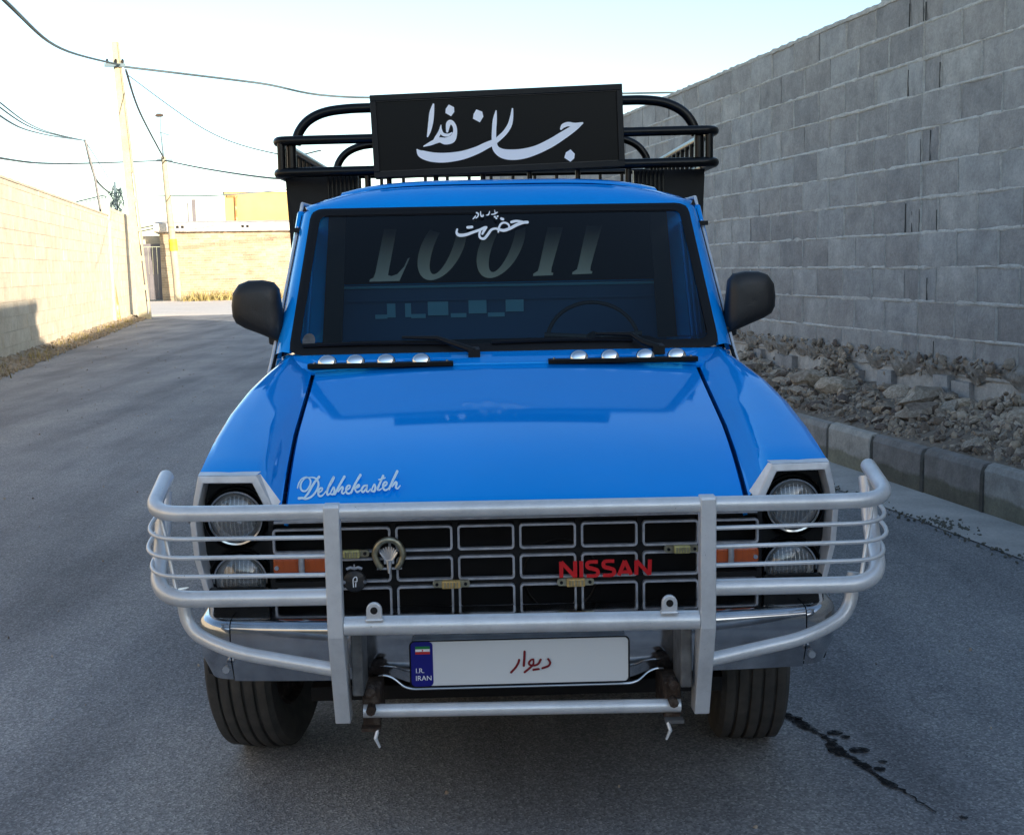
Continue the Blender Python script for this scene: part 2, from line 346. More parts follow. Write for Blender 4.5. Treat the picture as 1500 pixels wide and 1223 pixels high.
def strokes(mapf, strk, polys, name, mat, parent, off, th=.0008, cap=True):
    """brush strokes (x, y, width) in drawing units -> thin raised lettering; mapf(x, y) -> point, off = outward normal"""
    mb = MB(); n = Vector(off).normalized(); lay = 0
    def put(poly):
        nonlocal lay
        h = n*(.0006+.00022*lay); lay += 1
        mb.add([Vector(mapf(x, y))+h for x, y in poly], [tuple(range(len(poly)))])
    for st in strk:
        C = crom([(p[0], p[1], p[2]) for p in st], 6) if len(st) > 2 else [Vector((st[0][0]+(st[1][0]-st[0][0])*t, st[0][1]+(st[1][1]-st[0][1])*t, st[0][2]+(st[1][2]-st[0][2])*t)) for t in (0, .5, 1)]
        L, R = [], []
        for i, p in enumerate(C):
            d = Vector((C[min(i+1, len(C)-1)].x-C[max(i-1, 0)].x, C[min(i+1, len(C)-1)].y-C[max(i-1, 0)].y)); d.normalize()
            w = max(p.z, 1)/2
            L.append((p.x-d.y*w, p.y+d.x*w)); R.append((p.x+d.y*w, p.y-d.x*w))
        h = n*(.0006+.00022*lay); lay += 1; k = len(mb.v)
        for a, b_ in zip(L, R): mb.v.append(tuple(Vector(mapf(*a))+h)); mb.v.append(tuple(Vector(mapf(*b_))+h))
        for i in range(len(L)-1): mb.f.append((k+2*i, k+2*i+1, k+2*i+3, k+2*i+2))
        if cap:
            for q in (C[0], C[-1]):
                put([(q.x+math.cos(2*PI*j/12)*q.z/2, q.y+math.sin(2*PI*j/12)*q.z/2) for j in range(12)])
    for p in polys: put(p)
    return mb.build(name, mat, parent)
def text(name, body, size, mat, parent, loc, bold=0):
    cu = D.curves.new('t', 'FONT'); cu.body = body; cu.size = size; cu.offset = bold
    to = D.objects.new('t', cu); COL.objects.link(to); bpy.context.view_layer.update()
    me = D.meshes.new_from_object(to.evaluated_get(bpy.context.evaluated_depsgraph_get()))
    D.objects.remove(to); me.transform(Matrix.Rotation(PI/2, 4, 'X')); me.materials.clear(); me.materials.append(mat)
    return link(name, me, parent, loc)

# ================================================================ GROUND
def road_sheet(name, L0, L1, U0, U1, z, mat, nu=1, nl=1, amp=0):
    rows = []
    for i in range(nu+1):
        rows.append([rp(L0+(L1-L0)*j/nl, U0+(U1-U0)*i/nu, z+(amp*noise.noise(Vector((L0+(L1-L0)*j/nl, (U0+(U1-U0)*i/nu), 3.1))) if amp else 0)) for j in range(nl+1)])
    o = MB().grid(rows).build(name, mat); o.data.flip_normals() if o.data.polygons[0].normal.z < 0 else None
    return tag(o, kind='structure')
ground = road_sheet('ground', -1500, 1500, -1500, 1500, -.03, M['dirt'])
road = road_sheet('road', -4.0, 3.56, -60, 43.2, 0, M['asphalt'], 1, 1)
cross = road_sheet('cross_street', -60, 60, 43.2, 66.5, -.004, M['street'])
gut = road_sheet('gutter', 3.54, 3.99, -30, 43, .006, M['gutter'])
# ragged asphalt/dirt verge at the left
mb = MB(); rows = []
for i in range(260):
    U = 2+i*.15; e = -3.72+.22*noise.noise(Vector((U*.8, 0, 0)))+.1*noise.noise(Vector((U*3, 5, 0)))
    rows.append([rp(e, U, .004), rp(e-.18, U, .02+.02*noise.noise(Vector((U*4, 1, 0)))), rp(-4.1, U, .05+.04*noise.noise(Vector((U*2.5, 2, 0)))), rp(-4.32, U, .12+.07*noise.noise(Vector((U*2, 3, 0))))])
verge = tag(mb.grid(rows).build('dirt_verge', M['dirt'], smooth=60), kind='structure')

# ---- rocks
def rock_mesh(seed, sub=1):
    import bmesh
    bm = bmesh.new(); bmesh.ops.create_icosphere(bm, subdivisions=sub, radius=.5)
    r = random.Random(seed); o = Vector((r.random()*9, r.random()*9, r.random()*9))
    for v in bm.verts:
        v.co *= 1+.34*noise.noise(v.co*2.1+o)+.14*r.uniform(-1, 1)
        v.co.x *= 1.25; v.co.z *= .62
    me = D.meshes.new('stone'); bm.to_mesh(me); bm.free(); return me
def rock_mb(mb, me, loc, rot, s):
    R = Euler(rot).to_matrix()*s
    mb.add([R @ v.co + loc for v in me.vertices], [tuple(p.vertices) for p in me.polygons])
small = [rock_mesh(50+i, 1) for i in range(6)]
bigm = [rock_mesh(90+i, 2) for i in range(8)]
for m_ in bigm: finish(m_, M['rock'], 32)
def bank_z(L, U):
    t = (L-4.05)/.75; t = max(0, min(1, t))
    return .275+.19*t**.8+.05*noise.noise(Vector((L*2.5, U*1.3, 0)))*min(1, t*3) + .03*noise.noise(Vector((L*7, U*6, 2)))*min(1, t*4)
rows = []
for i in range(151):
    U = 1.5+i*.2; rows.append([rp(4.045+.03*j*1.28, U, bank_z(4.045+.03*j*1.28, U)) for j in range(21)])
bank = tag(MB().grid(rows).build('rubble_bank', M['soil'], smooth=60), kind='structure')
R_ = random.Random(3); cnt = 0
for i in range(290):
    U = 5.6+R_.random()**1.2*8.5; L = 4.12+R_.random()*.62; s = R_.choice((.04, .05, .06, .07, .09, .11))*(1+.4*R_.random())
    if R_.random() < .16: s *= 1.9
    o = link('stone', R_.choice(bigm), bank, rp(L, U, bank_z(L, U)+s*.16), (R_.uniform(-.5, .5), R_.uniform(-.5, .5), R_.random()*6), (s, s*R_.uniform(.7, 1.1), s*R_.uniform(.7, 1.2)))
mb = MB()
for i in range(5200):
    U = 4.8+R_.random()**1.5*14; L = 4.08+R_.random()*.7; s = R_.uniform(.012, .034)
    rock_mb(mb, R_.choice(small), rp(L, U, bank_z(L, U)+s*.1), (R_.random()*3, R_.random()*3, R_.random()*6), s)
tag(mb.build('gravel', M['rock']), 'grey brown gravel and small rubble spread along the foot of the grey block wall', 'gravel', kind='stuff')
mb = MB()
for i in range(620):
    U = 5.2+R_.random()**1.2*9; L = 4.10+R_.random()*.66; s = R_.uniform(.03, .085)
    rock_mb(mb, R_.choice(small), rp(L, U, bank_z(L, U)+s*.12), (R_.random()*3, R_.random()*3, R_.random()*6), s)
tag(mb.build('cobbles', M['rock']), 'fist sized cobbles and broken concrete strewn over the rubble bank by the kerb', 'cobbles', kind='stuff')
# crumbs on left verge and in gutter
mb = MB()
for i in range(1300):
    U = 14+R_.random()*28; L = -3.66-R_.random()*.6; s = R_.uniform(.02, .07)*(1 if R_.random() < .9 else 1.8)
    rock_mb(mb, R_.choice(small), rp(L, U, .03+.06*max(0, (-3.9-L)/.3)), (R_.random()*3, R_.random()*3, R_.random()*6), s)
tag(mb.build('loose_dirt_clods', M['dirt']), 'tan clods and crumbs of dirt scattered along the foot of the sunlit left wall', 'dirt clods', kind='stuff')
mb = MB()
for i in range(240):
    U = 5+R_.random()*3.4; L = 3.53+R_.gauss(0, .035); s = R_.uniform(.006, .022)
    if R_.random() < .35: U = 6.0+R_.gauss(0, .12); L = 3.62+R_.gauss(0, .05)
    rock_mb(mb, R_.choice(small), rp(L, U, .008), (R_.random()*3, R_.random()*3, R_.random()*6), s)
tag(mb.build('gutter_litter', M['leaf']), 'dark crumbs and leaf litter lying along the edge of the concrete gutter', 'litter', kind='stuff')
mb = MB()
for i in range(420):
    U = 2.5+R_.random()**1.4*26; L = R_.uniform(-3.6, 3.5); s = R_.uniform(.004, .012)*(1+.05*U)
    rock_mb(mb, R_.choice(small), rp(L, U, .003), (R_.random()*3, R_.random()*3, R_.random()*6), s)
tag(mb.build('road_grit', M['rock']), 'loose grit and tiny pebbles scattered over the asphalt', 'grit', kind='stuff')
# oil streak (flat, wet)
oil_pts = [(.872,.875,.05),(.911,.76,.075),(.935,.70,.03),(.954,.64,.045),(.952,.56,.085),(.985,.49,.03),(.995,.45,.06),(1.012,.38,.022),(1.03,.31,.055),(1.055,.26,.012),(1.075,.19,.008),(1.09,.13,.007)]
mb = MB(); C = crom([(a, b_, c) for a, b_, c in oil_pts], 8); rows = []
for i, p in enumerate(C):
    w = max(.003, p.z*.30*(1+.5*noise.noise(Vector((i*.9, 0, 0)))))
    off_ = .012*noise.noise(Vector((i*.35, 7, 0)))
    rows.append([(p.x-w+off_, p.y, .0045), (p.x+w+off_, p.y+.004, .0045)])
mb.grid(rows)
for (x, y, a) in ((.985,.70,.022),(1.01,.665,.014),(1.02,.56,.026),(.90,.83,.018),(1.035,.42,.016),(1.06,.47,.012),(1.15,.10,.010)):
    mb.add([(x+a*1.2*math.cos(j*PI/6)*(1+.3*noise.noise(Vector((j, x*50, 0)))), y+a*.9*math.sin(j*PI/6)*(1+.3*noise.noise(Vector((x*50, j, 0)))), .0045) for j in range(12)], [tuple(range(12))])
oil = tag(mb.build('oil_stain', M['oil']), kind='structure')
for p in oil.data.polygons:
    pass
# kerb
kerb = tag(empty('kerb', rp(4.0, 6)), kind='structure')
mb = MB()
def kerb_prof(len_):
    m = MB().prism([(0, -.05), (0, .245), (.02, .278), (.065, .287), (.075, .28), (.11, -.05)], 'y', 0, len_)
    return m
km = []
for i in range(4):
    m_ = kerb_prof(.622); me = D.meshes.new('kerb_stone'); vs = []
    for (x, y, z) in m_.v: vs.append((x+.004*noise.noise(Vector((x*20, y*9, z*9+i*5))), y+random.uniform(-.004, .004), z+random.uniform(-.004, .004)))
    me.from_pydata(vs, [], m_.f); finish(me, M['kerb']); km.append(me)
U = 4.32-.655*8; k = 0
while U < 30:
    o = link('kerb_stone', km[k % 4], None, rp(3.985+random.uniform(-.006, .006), U, random.uniform(-.006, .006)), (0, 0, ROADROT))
    o.parent = kerb; o.matrix_parent_inverse = Matrix.Translation(-kerb.location)
    q = o.modifiers.new('b', 'BEVEL'); q.width = .007; q.segments = 2
    jm = MB(); rows = []
    for i in range(9):
        z = .0+.268*i/8; w_ = .022+.014*noise.noise(Vector((z*22, k*3.3, 0))); x = .006+.020*max(0, (z-.22)/.05)
        c0 = rp(3.985+x, U+.6385, z)
        rows.append([c0-RF*w_+RR*.02, c0-RF*w_*.7-RR*.009, c0+RF*w_*.7-RR*.009, c0+RF*w_+RR*.02])
    jo = jm.grid(rows).build('kerb_joint', M['kerb_joint'], kerb, smooth=60); jo.matrix_parent_inverse = Matrix.Translation(-kerb.location)
    U += .655; k += 1
tag(road_sheet('kerb_bedding', 3.995, 4.1, -2, 30, .2, M['soil']), kind='structure')
mb = MB(); rows = []
for i in range(300):
    U = 4+i*.08; rows.append([rp(3.978, U, .007), rp(3.972, U, .11+.03*noise.noise(Vector((U*2, 0, 0)))), rp(3.983, U, .125+.03*noise.noise(Vector((U*2, 0, 0)))) ])

# ---------------------------------------------------------------- right block wall
CH = .252; Z0 = .634
def block_mesh(seed, w=1., slots=False):
    # unit: x = 0..w along the wall (local y), depth behind, height CH ; face towards -x (the road)
    r = random.Random(seed); g = .010
    mb = MB(); nx, nz = 5, 3; y0, y1 = g/2, w-g/2; z0, z1 = g/2, CH-g/2
    rows = []
    for a in range(nz+1):
        rows.append([(-.006*r.random()-(.003 if 0 < a < nz and 0 < b_ < nx else -.004), y0+(y1-y0)*b_/nx+(r.uniform(-.004, .004) if b_ in (0, nx) else 0), z0+(z1-z0)*a/nz+(r.uniform(-.004, .004) if a in (0, nz) else 0)) for b_ in range(nx+1)])
    k = len(mb.v); mb.grid(rows)
    # rim going back
    loop = [(0, j) for j in range(nx+1)]+[(i, nx) for i in range(1, nz+1)]+[(nz, j) for j in range(nx-1, -1, -1)]+[(i, 0) for i in range(nz-1, 0, -1)]
    f = [rows[i][j] for i, j in loop]; b_ = [(.06, y, z) for _, y, z in f]; n = len(f)
    mb.add(f+b_, [(i, (i+1) % n, n+(i+1) % n, n+i) for i in range(n)])
    if slots:   # hollow end of a block: two dark grooves
        pass
    import bmesh
    me = D.meshes.new('concrete_block'); me.from_pydata(mb.v, [], mb.f)
    bm = bmesh.new(); bm.from_mesh(me); bmesh.ops.remove_doubles(bm, verts=bm.verts, dist=.0001); bmesh.ops.recalc_face_normals(bm, faces=bm.faces)
    bm.faces.ensure_lookup_table()
    if sum(fc.normal.x*fc.calc_area() for fc in bm.faces) > 0: bmesh.ops.reverse_faces(bm, faces=bm.faces)
    bm.to_mesh(me); bm.free(); finish(me, M['block'], 40); return me
BM = [block_mesh(i, .5) for i in range(7)]
rw = tag(empty('block_wall', rp(4.8, 8), ROADROT), 'tall grey concrete block wall beside the rubble bank at the right of the road', 'wall')
rwi = rw.matrix_world
def wall_local(U, z, d=0): return (d, U-8, z)
cells = []
for c in range(11+4):
    z = Z0+c*CH
    uend = 26.5 if c < 11 else [9.1, 7.7, 6.4, 5.1][c-11]
    ustart = -30
    if c % 2 == 0:
        u = 8.655; w_ = []
        while u < uend: w_.append((u, min(.505, uend-u))); u += .505
        w_.append((8.43, .225)); w_.append((8.19, .235)); u = 8.19-.505
        while u > ustart: w_.append((u, .505)); u -= .505
    else:
        u = 8.44; w_ = []
        while u < uend: w_.append((u, min(.505, uend-u))); u += .505
        u = 8.44-.505
        while u > ustart: w_.append((u, .505)); u -= .505
    for (u, w) in w_:
        if w > .08: cells.append((u, w, z, c))
vis = [q for q in cells if 6.6 < q[0] < 14.2 and q[2] < 3.9 and q[2] > .6]
vis = sorted(vis, key=lambda q: q[0])[:298]; vs_ = set(id(q) for q in vis)
far = MB(); RR_ = random.Random(5)
for q in cells:
    u, w, z, c = q; j = RR_.uniform(-.012, .012)
    if id(q) in vs_:
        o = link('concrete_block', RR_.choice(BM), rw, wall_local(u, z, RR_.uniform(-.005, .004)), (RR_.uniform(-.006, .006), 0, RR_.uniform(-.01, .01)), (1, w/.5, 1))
    else:
        g = .007; dd = RR_.uniform(-.005, .004)
        far.add([(dd, u-8+g, z+g), (dd, u+w-8-g, z+g), (dd, u+w-8-g, z+CH-g), (dd, u-8+g, z+CH-g), (.05, u-8+g, z+g), (.05, u+w-8-g, z+g), (.05, u+w-8-g, z+CH-g), (.05, u-8+g, z+CH-g)],
                [(0, 3, 2, 1), (0, 1, 5, 4), (1, 2, 6, 5), (2, 3, 7, 6), (3, 0, 4, 7)])
o = far.build('concrete_block', M['block'], rw); o['kind'] = 'stuff'
# wall core (mortar) with the same stepped top
mb = MB()
TOPZ = Z0+11*CH
mb.box((.010, -40, -.1), (.20, 18.5, TOPZ-.012))
for c, ue in enumerate([9.1, 7.7, 6.4, 5.1]): mb.box((.010, -40, TOPZ+c*CH-.01), (.20, ue-8-.01, TOPZ+(c+1)*CH-.012))
mb.build('wall_core', M['mortar'], rw)
# ragged bed joints squeezed slightly proud
for c in range(12):
    z = Z0+c*CH; rows = [[], [], [], [], []]; N = 330
    for i in range(N):
        U = 6.4+i*.026*(1+i*.0006)
        a = noise.noise(Vector((U*2.3, c*3.7, 0))); b_ = noise.noise(Vector((U*11, c*9.1, 4))); p = noise.noise(Vector((U*5, c*2.2, 9)))
        h = .012+.007*a+.006*b_; dz = .005*noise.noise(Vector((U*1.2, c*5.5, 3)))
        pr = -.006-.008*p-.004*b_ - (.006 if c == 11 else 0)
        for k_, (dx, zz) in enumerate(((.02, -h-.006), (pr+.004, -h), (pr, 0), (pr+.004, h), (.02, h+.006))):
            rows[k_].append((dx, U-8, z+dz+zz+(.008*b_+.01 if c == 11 and k_ > 1 else 0)))
    MB().grid(rows).build('mortar_joint', M['mortar'], rw, smooth=60)
mb = MB()   # coping of mortar on the wall top
rows = [[], [], [], []]
for i in range(385):
    U = 9.12+i*.045; b_ = noise.noise(Vector((U*9, 1, 4))); a = noise.noise(Vector((U*2, 1, 8)))
    for k_, (x, zz) in enumerate(((-.012, -.01), (-.016, .012+.010*b_), (.05, .028+.012*a), (.2, .02))): rows[k_].append((x, U-8, TOPZ+zz))
mb.grid(rows).build('wall_top_mortar', M['mortar'], rw, smooth=60)
# vertical joints: narrow proud smears
mb = MB()
for (u, w, z, c) in vis:
    if RR_.random() < .93:
        h0 = .009+.010*RR_.random()**2; n = 6; rows = [[], [], []]
        for i in range(n+1):
            zz = z+CH*i/n; d = RR_.uniform(-.004, .004); pr = -.007-.006*RR_.random()
            rows[0].append((.02, u-8-h0+d, zz)); rows[1].append((pr, u-8+d, zz)); rows[2].append((.02, u-8+h0+d, zz))
        mb.grid(rows)
o = mb.build('head_joint', M['mortar'], rw, smooth=60); o['kind'] = 'stuff'
# raised dark strips paint the shade of open slits in the pier courses
mb = MB(); ms = MB()
for c in range(0, 11, 2):
    z = Z0+c*CH
    for (u, w) in ((8.43, .225), (8.19, .235)):
        for f_ in (.03, .5, .93):
            if RR_.random() < .38:
                yy = u+w*f_-8; ww = RR_.uniform(.005, .010); zt = z+CH*RR_.uniform(.55, .93)
                mb.box((-.0105, yy, z+.012), (-.004, yy+ww*.8, zt))
mb.build('slit_shade_strip', M['slit'], rw)['kind'] = 'stuff'
# foundation course of upright hollow blocks behind the rubble, rough mortar above it
fm = [block_mesh(40+i, .2) for i in range(4)]
u = 6.4
while u < 13:
    w = RR_.uniform(.16, .24)
    o = link('foundation_block', RR_.choice(fm), rw, wall_local(u, .36+RR_.uniform(-.03, .02), -.035+RR_.uniform(-.02, .02)), (RR_.uniform(-.06, .06), RR_.uniform(-.05, .08), RR_.uniform(-.12, .12)), (1, w/.2, RR_.uniform(.8, 1.1))); u += w+RR_.choice((0, .01, .3, .6, 1.1))
rows = [[] for _ in range(9)]
for i in range(360):
    U = 6.2+i*.024*(1+i*.0006)
    for k_ in range(9):
        t_ = k_/8; b_ = noise.noise(Vector((U*6, t_*3, 4))); b2 = noise.noise(Vector((U*17, t_*8, 9)))
        e_amp = max(.12, min(1, .55+1.1*noise.noise(Vector((U*1.1, 40, 0)))+.8*noise.noise(Vector((U*4, 44, 0))))); x = -.003-.045*e_amp*math.sin(PI*min(1, t_*1.05)**.8)*(1+.8*b_)-.03*b2*e_amp
        rows[k_].append((x, U-8, .755+.03*b_-(.07+.12*e_amp)*t_+.03*b2*e_amp))
MB().grid(rows[::-1]).build('rough_mortar_skirt', M['skirt'], rw, smooth=70)
# rubble piles heaped against the wall
mb = MB()
for i in range(420):
    U = 6.4+R_.random()**1.2*7.6; s = R_.uniform(.012, .04)*(1+(R_.random() < .1)); zz = .76-abs(R_.gauss(0, .07))
    rock_mb(mb, R_.choice(small), rp(4.785-R_.random()*.03, U, zz), (R_.random()*3, R_.random()*3, R_.random()*6), s)
for (Uc, wd, h, n) in ((9.6, .45, .34, 330), (7.1, .5, .16, 180), (11.6, .5, .18, 160)):
    for i in range(n):
        a = R_.gauss(0, .42); b_ = R_.random(); U = Uc+a*wd; s = R_.uniform(.03, .075); hh = h*max(0, 1-abs(a)*1.1)
        L = 4.76-.30*b_; rock_mb(mb, R_.choice(small), rp(L, U, bank_z(L, U)+hh*(1-b_)*R_.uniform(.4, 1)), (R_.random()*3, R_.random()*3, R_.random()*6), s)
tag(mb.build('broken_rubble', M['rock']), 'heaps of broken brown rubble piled against the foot of the grey block wall', 'rubble', kind='stuff')

# ---------------------------------------------------------------- left sunlit wall
def stuff_wall(L, U0, U1, H, side, matb, matm, name, label, bw=.5, bh=.25, h1=None):
    w = tag(empty(name, rp(L, U0), ROADROT), label, 'wall')
    mb = MB(); r = random.Random(11); c = 0; z = 0; n = 0
    s = side    # +1: visible face towards +L
    while z < H-.02:
        u = -(bw/2 if c % 2 else 0)
        while u < U1-U0:
            a = max(u, 0); b_ = min(u+bw, U1-U0); g = .003; dd = s*r.uniform(.0, .007)
            top = min(z+bh, H)
            if b_-a > .05:
                mb.add([(dd, a+g, z+g), (dd, b_-g, z+g), (dd, b_-g, top-g), (dd, a+g, top-g), (-s*.03, a+g, z+g), (-s*.03, b_-g, z+g), (-s*.03, b_-g, top-g), (-s*.03, a+g, top-g)],
                       [(0, 1, 2, 3), (0, 1, 5, 4), (1, 2, 6, 5), (2, 3, 7, 6), (3, 0, 4, 7)]); n += 1
            u += bw
        z += bh; c += 1
    o = mb.build('wall_block', matb, w); o['kind'] = 'stuff'
    q = MB().box((-.008*s, 0, -.1), (-.22*s, U1-U0, H-.004)); q.build('wall_core', matm, w)
    return w
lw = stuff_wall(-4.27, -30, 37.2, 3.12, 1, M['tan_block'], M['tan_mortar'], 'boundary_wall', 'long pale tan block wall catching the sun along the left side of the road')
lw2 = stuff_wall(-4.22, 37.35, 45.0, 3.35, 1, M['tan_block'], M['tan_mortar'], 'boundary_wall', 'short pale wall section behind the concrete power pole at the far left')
mb = MB()
rows = [[], [], [], []]
for i in range(240):
    U = 12+i*.106; b_ = noise.noise(Vector((U*3, 1, 4)))
    for k_, (x, zz) in enumerate(((.02, -.02), (.03, .02+.02*b_), (-.1, .04+.02*b_), (-.25, .0))): rows[k_].append(rp(-4.27+x, U, 3.12+zz))
o = mb.grid(rows).build('wall_top_mortar', M['tan_mortar'], smooth=60); o.parent = lw; o.matrix_parent_inverse = lw.matrix_basis.inverted()
# wall of the yard behind camera side is part of the long wall; weeds
def weeds(name, pts, label, h=(.1, .3)):
    mb = MB(); r = random.Random(name)
    for (L, U, n, sp) in pts:
        for i in range(n):
            l = L+r.gauss(0, sp); u = U+r.gauss(0, sp*2); hh = r.uniform(*h); a = r.random()*PI; b0 = rp(l, u, 0.0)
            dx = Vector((math.cos(a), math.sin(a), 0))*hh*.06; tip = b0+Vector((r.gauss(0, .35)*hh, r.gauss(0, .35)*hh, hh))
            mb.add([b0-dx, b0+dx, tip], [(0, 1, 2)])
    return tag(mb.build(name, M['weed']), label, 'weeds', kind='stuff')
weeds('dry_weeds', [(-3.9+R_.uniform(-.2, .1), 15+R_.random()*25, 16, .12) for i in range(50)], 'dry yellow weeds and straw along the foot of the left wall', (.05, .2))
weeds('roadside_weeds', [(-3.2, 65.2, 260, .35), (-2.0, 65.8, 200, .4), (-1.2, 66, 160, .3), (1.2, 66.2, 120, .4)], 'yellow green weeds growing below the far brick wall beside the second pole', (.2, .6))

# ---------------------------------------------------------------- far buildings
bA = tag(empty('brick_building', rp(-5.15, 67), ROADROT), 'long low tan brick building with ragged white roof slab at the road end', 'building')
mb = MB(); r = random.Random(8)
for c in range(28):
    z = c*.125; u = -(0 if c % 2 else .2)
    while u < 19:
        a = max(0, u); mb.box((a+.006, -r.uniform(.0, .012), z+.006), (u+.4-.006, .05, z+.125-.006)); u += .4
mb.build('brick', M['brick_far'], bA)['kind'] = 'stuff'
MB().box((0, .008, -.1), (19, 6, 3.50)).build('wall', M['tan_mortar'], bA)
mb = MB(); rows = [[], [], [], [], []]
for i in range(140):
    x = -.25+i*.14; a = noise.noise(Vector((x*1.5, 0, 0))); b_ = noise.noise(Vector((x*6, 2, 0)))
    for k_, (y, zz) in enumerate(((.1, 3.52), (-.42, 3.56+.03*b_), (-.5, 3.72+.05*a+.02*b_), (-.46, 3.98+.05*b_), (.6, 4.12+.06*a))): rows[k_].append((x, y, zz))
mb.grid(rows).build('roof_slab', M['slab'], bA, smooth=50)
MB().box((-.2, .55, 3.5), (19, 6, 4.1)).build('roof', M['slab'], bA)
for x in (.9, 1.15, 4.2, 4.45, 7.2, 7.45): MB().box((x, -.53, 3.72), (x+.13, -.47, 3.86)).build('vent_hole', M['black_dull'], bA)
mb = MB()
for k_, (x, zz) in enumerate(((-1.1, 3.55), (-1.2, 3.7))): mb.tube([(x, -.3, zz), (.1, -.35, zz+.25)], .03, 6)
mb.build('beam', M['rust'], bA)
mb = MB().box((-.9, .5, 0), (-.03, .62, 2.85)); 
gt = tag(empty('metal_gate', rp(-6.05, 67.6), ROADROT), 'dark grey metal gate beside the corner of the far brick building', 'gate')
for k_ in range(4): MB().box((.02+.22*k_, 0, .05), (.225+.22*k_, .05, 2.8)).build('gate_panel', M['gate'], gt)
MB().box((-.08, -.02, 0), (-.003, .1, 2.95)).box((.905, -.02, 0), (.97, .1, 2.95)).box((-.08, -.02, 2.82), (.97, .1, 2.97)).build('gate_frame', M['gate'], gt)
gw = tag(empty('yard_wall', rp(-12, 67.8), ROADROT), 'pale tan yard wall left of the grey metal gate at the end of the road', 'wall')
MB().box((0, 0, 0), (5.85, .3, 3.0)).build('wall', M['tan_block'], gw); MB().box((-.05, -.05, 3.003), (5.85, .35, 3.15)).build('coping', M['slab'], gw)
MB().box((5.9, .3, 2.97), (6.9, .5, 3.4)).build('lintel', M['tan_block'], gw)
yb = tag(empty('yellow_building', rp(-1.95, 74), ROADROT), 'yellow rendered upper storey rising behind the white roof slab', 'building')
MB().box((0, 0, 0), (12, 6, 6.0)).build('wall', M['yellow'], yb); MB().box((-.1, -.12, 6.003), (12.1, 6.1, 6.2)).build('roof', M['slab'], yb)
MB().tube([(.62, -.08, 5.8), (.62, -.08, 4.6), (.62, -.08, 3)], .06, 8).build('drain_pipe', M['pipe_rust'], yb)
MB().box((.15, -.1, 5.72), (.75, 0, 5.85)).build('lintel', M['pipe_rust'], yb)
for (L, h, w, lb) in ((-3.92, 5.3, .07, 'left hand thin dark steel stub rising behind the white roof slab'), (-3.6, 5.5, .2, 'right hand wider grey column stub rising behind the white roof slab')):
    s_ = tag(MB().box((-w/2, -w/2, 0), (w/2, w/2, h)).build('column_stub', M['gate']), lb, 'column'); s_.location = rp(L, 72); s_.rotation_euler = (0, 0, ROADROT)
# far hillside / town beyond the gate keeps the horizon closed
for (L, U, w, h, lb) in ((-26, 90, 9, 3.4, 'far pale flat roofed house beyond the sunlit wall, left of the gate'), (14, 95, 14, 4.2, 'far pale flat roofed house beyond the end of the road, behind the truck')):
    hb = tag(empty('far_house', rp(L, U), ROADROT), lb, 'house')
    MB().box((0, 0, 0), (w, 7, h)).build('wall', M['tan_block'], hb); MB().box((-.1, -.1, h+.003), (w+.1, 7.1, h+.2)).build('roof', M['slab'], hb)

hb = tag(empty('reflection_block_building', rp(-16, -18), ROADROT), 'plain grey brown building added unseen behind the camera to darken reflections', 'building')  # added unseen block, darkens what the sign and chrome reflect
MB().box((0, -6, 0), (34, 0, 3.6)).build('wall', M['house_grey'], hb); MB().box((-.1, -6.1, 3.603), (34.1, .1, 3.8)).build('roof', M['slab'], hb)
for k_ in range(5): MB().box((3+k_*6, .0, 1.0), (4.6+k_*6, .03, 2.3)).build('window', M['rear_glass'], hb)

# ---------------------------------------------------------------- poles and wires
p1 = tag(empty('utility_pole', rp(-3.72, 41), ROADROT), 'thick pale concrete power pole with ladder recesses, nearest and tallest of the poles', 'utility pole')
def lean(L0, L1, H, w0, w1, d0, d1, name, mat, parent, U0=0):
    return MB().hexa([(L0-w0, -d0+U0, -.2), (L0+w0, -d0+U0, -.2), (L0+w0, d0+U0, -.2), (L0-w0, d0+U0, -.2), (L1-w1, -d1+U0, H), (L1+w1, -d1+U0, H), (L1+w1, d1+U0, H), (L1-w1, d1+U0, H)]).build(name, mat, parent, bevel=.01)
TL = -.46
def px(z, f): # centre line with lean
    w = .19-(.19-.11)*z/8.6; return TL*z/8.6+f*w
mb = MB()
def slant(z0, z1, f0, f1, y0, y1):
    mb.hexa([(px(z0, f0), y0, z0), (px(z0, f1), y0, z0), (px(z0, f1), y1, z0), (px(z0, f0), y1, z0), (px(z1, f0), y0, z1), (px(z1, f1), y0, z1), (px(z1, f1), y1, z1), (px(z1, f0), y1, z1)])
slant(-.1, 8.6, -1, .45, -.11, .14); slant(-.1, 8.6, .72, 1, -.11, .14)
z = .0
while z < 4.6:
    slant(z, z+.16, .45, .72, -.105, .135); z += .92
slant(4.6, 8.6, .45, .72, -.08, .11)
mb.build('pole_shaft', M['pole'], p1)
MB().box((px(7.8, 1)-.5, -.2, 7.82), (px(7.8, 1)+.12, -.12, 7.92)).build('crossarm', M['cable2'], p1)
for k_, x in enumerate((-.36, -.1, .1)):
    MB().tube([(px(7.8, 1)+x-.05, -.16, 7.9), (px(7.8, 1)+x-.05, -.16, 8.0), (px(7.8, 1)+x-.05, -.16, 8.06)], [.03, .045, .02], 8).build('insulator', M['black'], p1)
p2 = tag(empty('utility_pole', rp(-4.25, 65.7), ROADROT), 'slimmer pale pole with a yellow band in front of the far brick building', 'utility pole')
MB().tube([(0, 0, -.1), (-.06, 0, 1.2), (-.40, 0, 7.3)], [.22, .2, .13], 10).build('pole_shaft', M['pole'], p2, smooth=40)
MB().tube([(-.40, 0, 7.3), (-.47, 0, 8.5)], [.05, .035], 6).build('steel_tip', M['cable2'], p2)
MB().tube([(-.132, 0, 2.55), (-.165, 0, 3.15)], [.215, .21], 10).build('painted_band', M['yellow_paint'], p2, smooth=40)
